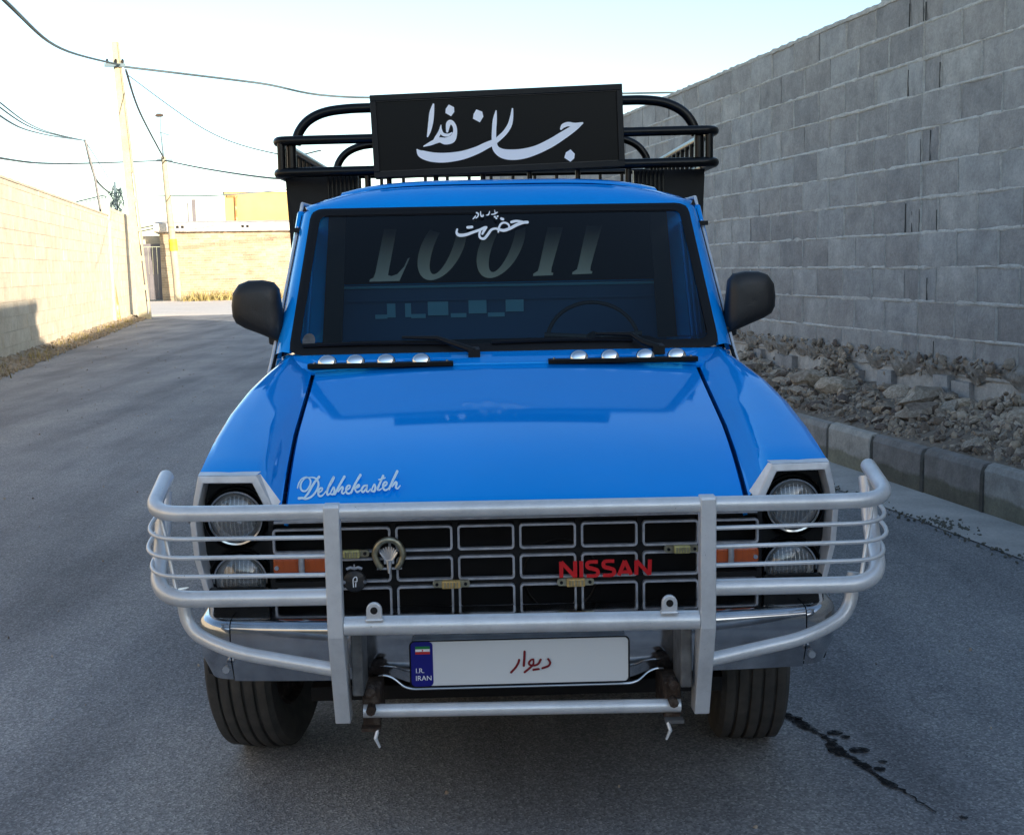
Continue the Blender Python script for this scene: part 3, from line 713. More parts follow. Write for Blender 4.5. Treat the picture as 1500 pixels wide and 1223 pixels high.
MB().box((-.75, -.1, 7.05), (.05, -.03, 7.15)).build('crossarm', M['cable2'], p2)
MB().tube([(-.05, -.05, 8.35), (-.5, -.05, 8.5)], .025, 6).build('lamp_arm', M['cable2'], p2)
MB().prism([(-.72, 9.30), (-.62, 9.42), (-.40, 9.42), (-.28, 9.36), (-.35, 9.28), (-.6, 9.26)], 'y', -.1, .1).build('lamp_head', M['rust'], p2, bevel=.02)
MB().tube([(-.47, 0, 8.5), (-.46, 0, 9.28)], .022, 6).build('lamp_riser', M['cable2'], p2)
p3 = tag(empty('service_pipe', rp(-4.2, 37.8), ROADROT), 'thin leaning steel pipe with an orange rusty lower half against the sunlit left wall', 'pipe')
MB().tube([(.0, 0, -.05), (-.16, 0, 1.8), (-.42, 0, 4.2), (-.64, 0, 5.3)], [.04, .04, .035, .035], 8).build('pipe', M['silver_dim'], p3, smooth=40)
MB().tube([(.04, -.04, 0), (-.12, -.04, 1.6), (-.20, -.04, 2.3)], .06, 8).build('rusty_sleeve', M['pipe_rust'], p3, smooth=40)
MB().tube([(-.10, -.05, -.02), (-.22, -.02, .45), (-.47, -.02, 3.05)], .022, 6).build('side_conduit', M['cable'], p3, smooth=40)
def cable(pts, r, mat, label, k=8):
    P = [rp(*q) for q in pts]; o = tag(MB().tube(crom(P, k), r, 6).build('power_cable', mat, smooth=60), label, 'cable', None); return o
ca = M['cable']; cb = M['cable2']
cable([(-3.5, 9, 5.3), (-3.64, 20, 5.57), (-4.51, 32, 6.85), (-4.05, 41, 7.9)], .032, ca, 'thick dark cable sagging from the top left corner down to the first pole head')
cable([(-3.95, 41, 7.85), (0.1, 42, 7.55), (3.4, 43, 7.25), (12.4, 45, 7.72), (18, 46, 8.0)], .034, ca, 'thick dark cable running from the first pole head to the right behind the sign board')
cable([(-3.85, 41, 7.6), (-1.32, 34, 5.18), (.41, 27, 3.91), (1.2, 24, 3.7)], .014, cb, 'thin cable dropping from the first pole head to the right towards the truck rack')
cable([(-3.9, 41, 7.75), (-4.32, 50, 7.55), (-4.63, 65.7, 7.2)], .040, ca, 'cable dropping steeply between the first and the second pole')
cable([(-5.0, 20, 3.6), (-5.69, 30, 4.09), (-6.35, 45, 5.22), (-4.7, 65.7, 7.1)], .028, ca, 'near level dark cable crossing from the left edge to the second pole')
cable([(-4.6, 65.7, 7.1), (-2.0, 55, 5.8), (.64, 45, 4.69), (2, 40, 4.4)], .036, ca, 'dark cable running right from the second pole to the truck rack')
cable([(-5.2, 68, 5.5), (-2.0, 60, 5.0), (2, 60, 5.3)], .025, cb, 'faint level cable above the yellow building')
for k_, zz in enumerate((0, .06, .16)):
    cable([(-3.6, 14, 4.25-zz), (-4.12, 22, 4.29-zz*1.4), (-4.78, 30, 4.73-zz*.6), (-4.84, 38-.2, 5.27)], .014+.004*(k_ == 2), (cb, ca, cb)[k_], ('highest', 'middle', 'lowest')[k_]+' of three cables sagging from the left edge to the thin pipe')
cable([(-4.84, 37.8, 5.27), (-5.24, 43, 4.57), (-5.55, 50, 4.48)], .03, ca, 'dark cable falling from the thin pipe to the tangle behind the left wall')
cable([(-4.84, 37.8, 5.27), (-5.0, 43, 4.9), (-5.45, 50, 4.75)], .012, cb, 'hair thin cable falling from the thin pipe to the tangle behind the left wall')
# wire tangle pole behind the left wall
wt = tag(empty('cable_rack', rp(-5.4, 50), ROADROT), 'steel cable rack with a tangle of blue grey wires behind the left wall', 'cable rack')
MB().tube([(0, 0, 0), (0, 0, 4.95)], .05, 6).build('post', cb, wt)
mb = MB(); r = random.Random(2)
for i in range(16):
    pts = [(r.uniform(-.25, .3), r.uniform(-.2, .2), r.uniform(3.6, 4.8)) for _ in range(5)]; mb.tube(crom(pts, 5), .014, 5)
mb.tube([(-1.45, 0, 4.2), (-.4, 0, 4.45), (-.35, 0, 4.3)], .025, 5).tube([(-1.1, 0, 4.2), (-.3, 0, 4.4)], .015, 5).tube([(-.5, 0, 3.9), (.05, 0, 3.85)], .03, 5)
mb.build('wire_tangle', ca, wt)['kind'] = 'stuff'

exec_truck = True
# ================================================================ TRUCK
T = tag(empty('pickup_truck', (0, .0, 0)), 'bright blue pickup truck with silver tube bull bar and black sign board, facing the camera', 'pickup truck')
BL = M['blue']
HP = [(.165,.826),(.175,.840),(.19,.853),(.22,.868),(.27,.890),(.33,.914),(.40,.939),(.48,.964),(.58,.991),(.7,1.020),(.85,1.056),(1.0,1.092),(1.13,1.125),(1.2,1.14)]
def hood_c(y):
    return interp(HP, y)
def gap_x(y): return interp([(.18,.600),(.6,.624),(1.12,.640),(1.3,.66)], y)
def hood_z(x, y): return hood_c(y) + .006 - .014*(abs(x)/.6)**2 + .0035*math.exp(-(x/.02)**2)*0
ys = [.165,.175,.19,.205,.22,.245,.27,.30,.33,.365,.40,.44,.48,.53,.58,.64,.7,.775,.85,.925,1.0,1.08,1.135]
mb = MB(); rows = []
for y in ys:
    g = gap_x(y)-.006; xs = [-g, -g+.006, -g+.03]+[-g+.03+(2*g-.06)*j/16 for j in range(1, 16)]+[g-.03, g-.006, g]
    rows.append([(x, y, hood_z(x, y)-(.010 if abs(abs(x)-g) < 1e-6 else 0)) for x in xs])
hood = mb.grid(rows).build('hood', BL, T, smooth=50, solid=.012)
strk = lambda f, l, p, name, mat, off, cap=True: strokes(f, l, p, name, mat, None, off, cap=cap)
# script lettering on the hood
def mdel(X, Y):
    x = -.604+X*.3132/1500+Y*.0229/397; y = .3588-.0145*X/1500-.1644*Y/397
    return (x, y, hood_z(x, y)+.0012)
def e_(x, y): return [(x, y-30, 12), (x+45, y-52, 14), (x+58, y-78, 14), (x+30, y-78, 16), (x+5, y-45, 19), (x+10, y-4, 18), (x+45, y, 14), (x+85, y-28, 9)]
def s__(x, y): return [(x, y-2, 9), (x+38, y-58, 14), (x+56, y-72, 14), (x+60, y-35, 20), (x+42, y-2, 18), (x+8, y-4, 14)]
def h_(x, y, h): return [[(x, y, 18), (x+60, y-h*.45, 20), (x+135, y-h, 24)], [(x+42, y-22, 12), (x+92, y-68, 17), (x+108, y-58, 17), (x+88, y-18, 18), (x+106, y-2, 14), (x+145, y-30, 9)]]
S = [[(95,212,14),(112,160,14),(150,112,13),(208,92,13),(250,112,15),(262,150,17),(244,202,17),(198,246,15),(150,240,17),(132,200,20),(146,152,17),(190,108,12),(250,98,11),(305,102,15),(350,132,18),(360,190,19),(330,250,18),(270,305,17),(200,327,17),(150,318,19),(108,322,22)],
     [(372,98,24),(325,145,22),(280,200,22),(225,275,20),(180,318,15)],
     e_(350, 308), [(430,285,10),(500,215,13),(556,124,24),(548,122,18),(500,200,20),(465,268,21),(472,302,17),(508,282,9)], s__(498, 300)]
S += h_(560, 302, 185); S += [e_(700, 302)]
S += [[(762,300,18),(830,200,20),(900,112,24)], [(808,262,12),(862,222,17),(870,238,15),(818,262,14),(838,296,17),(884,278,9)],
      [(972,232,14),(930,238,16),(897,276,18),(912,300,17),(952,268,14),(975,228,12),(956,280,19),(974,298,14),(1012,270,9)], s__(1012, 298),
      [(1098,285,17),(1105,262,18),(1140,210,18),(1188,138,22)], [(1098,285,16),(1120,290,12),(1160,268,8)], [(1128,184,13),(1206,166,13)], e_(1165, 294)]
S += h_(1238, 290, 190)
S = [[(a, b_, c*1.3) for a, b_, c in q] for q in S]
o = strk(mdel, S, [], 'hood_lettering', M['cyan_vinyl'], (0, -.25, 1)); o.parent = hood
MB().tube([(-.597, .168, .822), (-.3, .155, .826), (.3, .155, .826), (.597, .168, .822)], .007, 8).build('hood_lip_trim', M['silver_trim'], T, smooth=40)

# fenders
def fender(s):
    mb = MB(); rows = []
    F = [ # y, ridge x, ridge z, side x
     (.205,.812,.934,.828),(.225,.814,.945,.830),(.30,.814,.968,.832),(.42,.812,1.005,.836),(.60,.804,1.052,.838),(.80,.786,1.098,.838),(1.0,.762,1.134,.84),(1.12,.75,1.150,.832),(1.26,.748,1.164,.822),(1.40,.775,1.160,.815)]
    for y, rx, rz, sx in F:
        g = gap_x(y)+.004; hz = hood_z(g, y)
        if y < .24: hz = min(hz, interp([(.2, .850), (.24, .868)], y))
        inner = .66 if y < .3 else interp([(.3, .662), (.6, .675), (1.12, .68), (1.4, .70)], y)
        up = interp([(.2, 1.0), (.3, .97), (.6, .72), (1.0, .55), (1.4, .6)], y)
        zi = hz+(rz-hz)*up
        pts = [(g, hz-.05), (g, hz-.004), (g+.006, hz+.001), (g+(inner-g)*.5, hz+(zi-hz)*.5), (inner-.006, zi-.008), (inner+.012, zi), (inner+(rx-inner)*.5, (zi+rz)/2+.003), (rx-.02, rz+.001), (rx, rz-.006), (rx+(sx-rx)*.55, rz-.04), (sx, rz-.10), (sx+.002, .80), (sx, .76)]
        rows.append([(s*a, y, b_) for a, b_ in pts])
    f = mb.grid(rows, flip=s > 0).build('fender', BL, T, smooth=48)
    # side skin with wheel arch
    arch = [(.72+.40*math.cos(a), .34+.40*math.sin(a)) for a in [rad(180-12*i) for i in range(16)]]
    poly = [(.29, .76), (.29, .56), (.33, .50)]+[(y, z) for y, z in arch if z > .50]+[(1.14, .48), (1.40, .46), (1.40, .76)]
    x0, x1 = (.80, .824); MB().prism(poly, 'x', s*x0, s*x1).build('fender_skin', BL, T, bevel=.004)
    return f
for s in (-1, 1): fender(s)

# cowl between hood and windshield
mb = MB(); rows = []
for y, z0 in ((1.137, 1.118), (1.14, 1.134), (1.17, 1.146), (1.22, 1.160), (1.268, 1.172), (1.285, 1.176)):
    w = interp([(1.13, .66), (1.285, .75)], y); rows.append([(-w+2*w*j/14, y, z0-.012*(abs(-1+2*j/14))**2.5) for j in range(15)])
mb.grid(rows).build('cowl', BL, T, smooth=50, solid=.01)
# windshield frame
WB = (1.285, 1.172); WT = (1.683, 1.664)
def wsp(x, t, off=0):   # point on windshield plane, t 0..1 bottom to top
    sl_ = Vector((0, WT[0]-WB[0], WT[1]-WB[1])); nn = Vector((0, -sl_.z, sl_.y)).normalized()
    bow = .035*(1-(abs(x)/.73)**2)
    return Vector((x, WB[0]+sl_.y*t-bow*.8, WB[1]+sl_.z*t)) + nn*off
# glass
mb = MB(); rows = []
for i in range(9):
    t_ = .012+.976*i/8; w = .722+(.682-.722)*t_-.0; rows.append([wsp(-w+2*w*j/16, t_, .002) for j in range(17)])
glass_o = mb.grid(rows).build('windshield', M['windshield'], T, smooth=60)
def ws_ring(d0, d1, off0, off1, name, mat):
    def loop(d, off):
        pts = []
        wb, wt = .728-d, .684-d; t0, t1 = .0+d*1.55, 1-d*1.55; r = .045-d*.4
        corners = [(-wb, t0), (wb, t0), (wt, t1), (-wt, t1)]
        for i in range(4):
            a = Vector(corners[i-1]); b_ = Vector(corners[i]); c_ = Vector(corners[(i+1) % 4])
            sc = Vector((1, .632))
            A = Vector((a.x, a.y*.632)); B = Vector((b_.x, b_.y*.632)); C_ = Vector((c_.x, c_.y*.632))
            p0 = B+(A-B).normalized()*r; p1 = B+(C_-B).normalized()*r
            for k_ in range(5):
                t = k_/4; q = (1-t)**2*p0+2*t*(1-t)*B+t*t*p1; pts.append(q)
            m0 = p1; m1 = C_+(B-C_).normalized()*r
            for k_ in range(1, 10): pts.append(m0+(m1-m0)*k_/10)
        return [wsp(q.x, q.y/.632, off) for q in pts]
    a = loop(d0, off0); b_ = loop((d0+d1)/2, max(off0, off1)+.004); c_ = loop(d1, off1)
    mb = MB(); mb.grid([a+[a[0]], b_+[b_[0]], c_+[c_[0]]]); return mb.build(name, mat, T, smooth=60)
ws_ring(-.012, .024, .004, .006, 'windshield_seal', M['rubber'])
# dark band at glass border (film strip along the top and shading frit)
mb = MB(); rows = []
for i in range(3):
    t_ = .955+.04*i/2; w = .69; rows.append([wsp(-w+2*w*j/16, t_, .0035) for j in range(17)])
mb.grid(rows).build('windshield_top_strip', M['rubber'], T, smooth=60)
# A pillars
for s in (-1, 1):
    mb = MB(); rows = []
    for i in range(9):
        t_ = i/8; xi = .738+(.694-.738)*t_; p = wsp(s*xi, t_, 0)
        xo = .803+(.742-.803)*t_; yo = p.y+.10-.03*t_; zo = p.z-.012+.0*t_
        rows.append([(s*(xi-.006), p.y+.012, p.z-.004), (s*xi, p.y-.001, p.z+.001), (s*(xi+(xo-xi)*.4), p.y+.014, p.z+.004), (s*(xo-.006), yo-.02, zo+.004), (s*xo, yo, zo-.004), (s*xo, yo+.05, zo-.01)])
    mb.grid(rows).build('windshield_pillar', BL, T, smooth=50)
    # drip rail along the pillar
    P = []
    for i in range(9):
        t_ = i/8; p = wsp(s*.70, t_, 0); P.append((s*(.808+(.748-.808)*t_), p.y+.10-.03*t_, p.z-.012))
    P = [(P[0][0]+s*.012, P[0][1]-.05, P[0][2]-.07)]+P+[(s*.742, 1.78, 1.70), (s*.742, 2.3, 1.705)]
    MB().tube(P, .0065, 8).build('drip_rail', M['silver_trim'], T, smooth=50)
    MB().tube([(q[0]-s*.010, q[1]-.004, q[2]) for q in P[:-2]], .006, 6).build('drip_seal', M['rubber'], T, smooth=50)
    mb = MB().box((-.02, -.012, -.008), (.02, .012, .008)); mb.build('rail_clip', M['black'], T).location = (s*.755, 1.70, 1.60)
# roof
mb = MB(); rows = []
for y, zc, dr, w in ((1.672,1.668,.012,.694),(1.68,1.682,.018,.702),(1.70,1.704,.026,.712),(1.735,1.730,.045,.724),(1.79,1.757,.070,.733),(1.88,1.775,.090,.738),(2.0,1.785,.098,.740),(2.15,1.785,.098,.740),(2.27,1.772,.095,.738),(2.32,1.74,.09,.73),(2.33,1.69,.06,.72)):
    rows.append([(w*math.sin(j/20*PI/2*1.0) if False else w*(j/10-1), y, zc-dr*abs(j/10-1)**4.2) for j in range(21)])
mb.grid(rows).build('roof', BL, T, smooth=60, solid=.012)
mb = MB(); rows = []
for y, dz in ((1.80, .002), (1.81, .009), (1.86, .012), (2.25, .012), (2.27, .004)):
    rows.append([(.60*(j/10-1), y, interp([(1.8, 1.762), (1.88, 1.775), (2.0, 1.785), (2.27, 1.774)], y)-.098*abs(.81*(j/10-1))**4.2+dz) for j in range(21)])
mb.grid(rows).build('roof_swage', BL, T, smooth=60)
# cab sides: door, window, rear panel
for s in (-1, 1):
    d = MB(); rows = []
    for z, x in ((.47, .79), (.55, .815), (.75, .83), (.95, .828), (1.08, .815), (1.14, .802)):
        rows.append([(s*x, y, z) for y in (1.42, 1.6, 1.9, 2.22)])
    dr_ = d.grid(rows).build('door', BL, T, smooth=50, solid=.03)
    MB().box((s*.82, 2.02, .99), (s*.852, 2.14, 1.02)).build('door_handle', M['chrome_clean'], dr_, bevel=.006)
    MB().hexa([(s*.796, 1.50, 1.145), (s*.806, 1.50, 1.145), (s*.806, 2.20, 1.145), (s*.796, 2.20, 1.145), (s*.742, 1.80, 1.62), (s*.752, 1.80, 1.62), (s*.752, 2.17, 1.62), (s*.742, 2.17, 1.62)]).build('side_window', M['side_glass'], T)
    MB().tube([(s*.800, 1.42, 1.15), (s*.746, 1.76, 1.66), (s*.744, 2.2, 1.68), (s*.802, 2.22, 1.15)], .014, 8).build('door_frame', BL, T, smooth=40)
    MB().hexa([(s*.70, 2.22, .47), (s*.81, 2.22, .47), (s*.81, 2.33, .47), (s*.70, 2.33, .47), (s*.70, 2.22, 1.15), (s*.80, 2.22, 1.15), (s*.80, 2.33, 1.15), (s*.70, 2.33, 1.15)]).build('cab_corner', BL, T)
    MB().hexa([(s*.71, 2.20, 1.153), (s*.80, 2.20, 1.153), (s*.80, 2.33, 1.153), (s*.71, 2.33, 1.153), (s*.66, 2.18, 1.70), (s*.738, 2.18, 1.70), (s*.738, 2.33, 1.70), (s*.66, 2.33, 1.70)]).build('rear_pillar', BL, T)
    # black plastic mirror
    out = [(.012, .14), (.016, .175), (.035, .198), (.07, .206), (.12, .205), (.155, .192), (.176, .162), (.182, .12), (.180, .08), (.168, .055), (.14, .038), (.09, .018), (.04, -.004), (.005, -.018), (.0, .03), (.006, .09)]
    m = MB(); loops = []
    cxm, czm = .095, .10
    for dy, sc in ((-.055, .0), (-.058, .55), (-.050, .83), (-.036, .96), (-.015, 1.0), (.02, .985), (.03, .93)):
        loops.append([(s*(.785-(.012 if s < 0 else 0)+cxm+(a-cxm)*sc), 1.45+dy, 1.215+czm+(b_-czm)*sc) for a, b_ in out])
    for l_ in loops: l_.append(l_[0])
    m.grid(loops); mi = m.build('mirror', M['plastic'], T, smooth=70)
    MB().prism([(s*(.785+cxm+(a-cxm)*.92), 1.215+czm+(b_-czm)*.92) for a, b_ in out], 'y', 1.472, 1.476).build('mirror_glass', M['chrome_clean'], mi)
    MB().hexa([(s*.775, 1.40, 1.185), (s*.83, 1.43, 1.195), (s*.83, 1.49, 1.195), (s*.775, 1.50, 1.17), (s*.775, 1.40, 1.225), (s*.83, 1.42, 1.232), (s*.83, 1.49, 1.232), (s*.775, 1.50, 1.235)]).build('mirror_arm', M['plastic'], mi, bevel=.006)
# interior
MB().box((-.70, 1.42, 1.02), (.70, 1.66, 1.13)).build('dashboard', M['seat'], T, bevel=.03)
MB().box((.20, 1.40, 1.13), (.50, 1.60, 1.175)).build('instrument_hood', M['seat'], T, bevel=.02)
MB().box((-.70, 1.35, .45), (.70, 2.28, .5)).build('cab_floor', M['black_dull'], T)
MB().box((-.72, 1.33, .5), (.72, 1.36, 1.14)).build('firewall', M['black_dull'], T)
MB().box((-.66, 1.72, .6), (.66, 2.1, .82)).build('seat_cushion', M['seat'], T, bevel=.04)
MB().box((-.66, 2.04, .82), (.66, 2.17, 1.16)).build('seat_back', M['seat'], T, bevel=.05)
pan = MB().box((-.72, 2.235, .5), (.72, 2.25, 1.385)).build('cab_back_panel', M['blue_in'], T)
MB().tube([(-.66, 2.225, 1.375), (.66, 2.225, 1.375)], .006, 6).build('window_ledge', M['pale_blue'], pan)
MB().box((-.66, 2.222, 1.315), (.66, 2.233, 1.322)).build('panel_rib', M['blue_in'], pan)
for x0, x1, z0 in ((-.47, -.435, 1.255), (-.395, -.37, 1.255), (-.30, -.215, 1.26), (-.13, -.055, 1.265), (.025, .10, 1.27)):
    MB().box((x0, 2.224, z0-.005), (x1, 2.232, z0+.052)).build('pale_panel_rect', M['pale_blue'], pan)  # solid pale blue rectangles set just in front of the back panel
for x0, x1 in ((-.52, -.47), (-.37, -.31), (-.205, -.14), (-.05, .02)):
    MB().box((x0, 2.226, 1.245), (x1, 2.233, 1.262)).build('pale_panel_rect', M['pale_blue'], pan)
rwn = MB().box((-.66, 2.238, 1.39), (.66, 2.25, 1.70)).build('rear_window', M['rear_glass'], T)
MB().box((-.74, 2.255, .5), (.74, 2.33, 1.70)).build('cab_back_wall', BL, T)
for s in (-1, 1): MB().hexa([(s*.655, 2.16, 1.15), (s*.735, 2.16, 1.15), (s*.735, 2.175, 1.15), (s*.655, 2.175, 1.15), (s*.62, 2.16, 1.67), (s*.69, 2.16, 1.67), (s*.69, 2.175, 1.67), (s*.62, 2.175, 1.67)]).build('cab_shade_panel', M['seat'], T)  # added dark panels mask the pillars' blue so the interior looks shaded
MB().box((-.70, 1.74, 1.672), (.70, 2.25, 1.684)).build('headliner', M['seat'], T)
# fading grey letters on the rear window
def mloot(X, Y): return (-.5871+X*1.068/1500-Y*.0103/434*(1-X/1500), 2.2365, 1.6876-.0182*X/1500-Y*.3065/434)
def ring(cx, cy, a, b_, ai, bi, sk=.35, top=60):
    o_ = []; i_ = []
    for k_ in range(41):
        t = -PI*.04+k_*PI*1.08/40
        y = cy+b_*math.sin(t); o_.append((cx+a*math.cos(t)-sk*(y-cy), y)); y = cy+bi*math.sin(t); i_.append((cx+6+ai*math.cos(t)-sk*(y-cy), y))
    return [[o_[k_], o_[k_+1], i_[k_+1], i_[k_]] for k_ in range(40)]
L_ = [(163,100),(236,100),(190,345),(186,368),(205,374),(240,362),(280,318),(300,272),(313,265),(252,402),(78,406),(82,392),(102,383),(114,350)]
I_ = [(1114,90),(1205,90),(1137,325),(1134,352),(1146,357),(1143,370),(1028,374),(1030,361),(1056,345),(1066,310)]
mb = MB()
def addp(p): mb.add([mloot(*q) for q in p], [tuple(range(len(p)))])
addp(L_); addp(I_); addp([(x+228, y-9) for x, y in I_])
for (cx, cy) in ((500, 205), (843, 193)):
    def sk_(y): return -.35*(y-cy)
    k0 = len(mb.v); N = 44
    for k_ in range(N+1):
        t = -.55+(PI+1.1)*k_/N
        y = cy+193*math.sin(t); mb.v.append(mloot(cx+126*math.cos(t)+sk_(y), y))
        y = cy+158*math.sin(t); mb.v.append(mloot(cx+6+56*math.cos(t)+sk_(y), y))
    for k_ in range(N): mb.f.append((k0+2*k_, k0+2*k_+2, k0+2*k_+3, k0+2*k_+1))
mb.build('window_lettering', M['fade'], rwn)
# steering wheel
sw = MB().tube([(.345+.175*math.cos(t), 1.74+.07*math.sin(t), 1.16+.15*math.sin(t)) for t in [2*PI*k_/36 for k_ in range(36)]], .008, 8, closed=True).build('steering_wheel', M['seat'], T, smooth=60)
MB().tube([(.16, 1.74, 1.19), (.345, 1.72, 1.18), (.53, 1.74, 1.19)], .012, 6).tube([(.345, 1.72, 1.18), (.345, 1.6, 1.1)], .03, 8).build('steering_spoke', M['plastic'], sw, smooth=60)
# windshield calligraphy
def mws(X, Y):
    x = -.1961+X*.3293/1500; t_ = (1.6837-.0058*X/1500-.1527*Y/692-WB[1])/(WT[1]-WB[1]); return wsp(x, t_, .0045)
S = [[(168,440,30),(158,498,40),(200,536,54),(300,532,50),(420,492,46),(540,450,44),(615,416,48),(650,408,40)],
     [(652,412,34),(610,470,40),(582,520,34)], [(548,462,36),(532,540,36),(552,588,40),(612,596,44),(672,530,44),(730,455,40),(800,432,36),(862,448,44),(940,462,50),(1040,430,50),(1150,372,52),(1260,332,50),(1335,326,50)],
     [(846,492,26),(858,420,34),(900,352,34),(962,336,34),(1020,368,34),(1028,420,28)], [(1070,328,46),(1150,310,42),(1250,322,36)],
     [(905,272,46),(930,282,46)], [(342,420,46),(412,414,46)],
     [(432,282,14),(462,250,24),(478,228,14)], [(496,178,30),(522,196,24),(516,236,20),(484,268,20)], [(562,160,14),(562,205,20),(575,240,28),(603,232,26),(600,212,14)],
     [(655,222,14),(692,212,24),(712,160,14)], [(742,212,16),(788,206,24),(838,178,22)], [(806,204,22),(796,142,10)], [(792,258,30),(800,258,30)], [(838,252,28),(846,250,28)], [(818,286,30),(824,288,30)]]
o = strk(mws, S, [], 'windshield_lettering', M['white_vinyl'], (0, -.78, .62)); o.parent = glass_o
# small round sticker, lower left of glass
MB().add([tuple(wsp(-.672+.022*math.cos(k_*PI/8), .075+.05*math.sin(k_*PI/8), .004)) for k_ in range(16)], [tuple(range(16))]).build('glass_sticker', M['silver_dim'], glass_o)
# wipers
for s, (x0, xm, x1) in ((-1, (-.105, -.23, -.69)), (1, (.517, .43, -.045))):
    a = wsp(xm, .05, .03); w = MB().hexa([(x0-.02, 1.19, 1.150), (x0+.02, 1.19, 1.150), (x0+.02, 1.23, 1.160), (x0-.02, 1.23, 1.160), (x0-.02, 1.19, 1.178), (x0+.02, 1.19, 1.178), (x0+.015, 1.23, 1.185), (x0-.02, 1.23, 1.185)])
    w.tube([(x0, 1.2, 1.172), (x0-.05, 1.215, 1.19), tuple(a), tuple(wsp(xm-.12, .06, .028))], [.012, .011, .008, .005], 8)
    wi = w.build('wiper', M['black'], T, smooth=50)
    MB().tube([tuple(wsp(x0-.08+(x1-x0+.08)*k_/10, .035+.008*math.sin(k_/10*PI), .012)) for k_ in range(11)], .007, 6).build('wiper_blade', M['rubber'], wi, smooth=50)
# strips with four domed lamps each
for xa, xb, ls in ((-.655, -.175, (-.591, -.498, -.397, -.281)), (.14, .638, (.243, .346, .464, .569))):
    yb = 1.150
    st = MB().box((xa, yb-.026, 1.128), (xb, yb+.018, 1.1455)).build('lamp_strip', M['black_gloss'], T, bevel=.003)
    for x in ls:
        m = MB(); rows = []
        for i in range(6):
            a = i/5*PI/2; rows.append([(x+.032*math.cos(a)*math.copysign(abs(math.cos(t))**.6, math.cos(t)), yb-.002+.022*math.cos(a)*math.copysign(abs(math.sin(t))**.6, math.sin(t)), 1.1455+.027*math.sin(a)) for t in [2*PI*k_/20 for k_ in range(21)]])
        m.grid(rows).build('lamp_dome', M['chrome_clean'], st, smooth=60)
    for x in (xa+.02, xb-.02): MB().tube([(x, yb, 1.146), (x, yb, 1.149)], .005, 8).build('screw', M['chrome_clean'], st)

# ---------------------------------------------------------------- front end
MB().box((-.80, .335, .54), (.80, .36, .86)).build('radiator_panel', M['black_dull'], T)
MB().box((-.62, .36, .40), (.62, 1.32, .80)).build('hood_light_block', M['black_dull'], T)  # solid black block added to keep light out under the hood
MB().tube([(.12+.10*math.cos(t), .325, .62+.10*math.sin(t)) for t in [2*PI*k_/30 for k_ in range(30)]], .003, 5, closed=True).build('horn_ring', M['plastic'], T)
gr = empty('grille'); gr.parent = T
g_ = MB()      # black lattice between the frames
rowsz = [(.569, .634), (.647, .711), (.726, .792)]
cxs = [-.556, -.40, -.24, -.08, .08, .24, .40, .556]
zs = [.553, .6405, .7185, .812]; hw = .0735
for z in (.6405, .7185): g_.box((-.64, .205, z-.008), (.64, .225, z+.008))
g_.box((-.64, .20, .543), (.64, .225, .561)).box((-.64, .20, .80), (.64, .225, .822))
for x in [-.635, -.478, -.32, -.16, 0, .16, .32, .478, .635]: g_.box((x-.006, .2055, .5615), (x+.006, .2245, .7995))
# combined bars
g_.build('grille_lattice', M['black_dull'], gr)
def frame(x0, z0, x1, z1, y=.19, th=.0055, r=.010):
    a = rrect(x0, z0, x1, z1, r); b_ = rrect(x0+th, z0+th, x1-th, z1-th, r*.55); n = len(a)
    m = MB(); vs = [(p[0], y, p[1]) for p in a]+[(p[0], y, p[1]) for p in b_]+[(p[0], y+.016, p[1]) for p in a]+[(p[0], y+.016, p[1]) for p in b_]
    fs = []
    for i in range(n):
        j = (i+1) % n; fs += [(i, j, n+j, n+i), (i, j, 2*n+j, 2*n+i), (n+i, n+j, 3*n+j, 3*n+i)]
    m.add(vs, fs); return m
for r_, (z0, z1) in enumerate(rowsz):
    for c_, cx in enumerate(cxs):
        if r_ == 1 and c_ in (0, 7): continue
        frame(cx-hw, z0, cx+hw, z1).build('grille_frame', M['frame_silver'], gr)
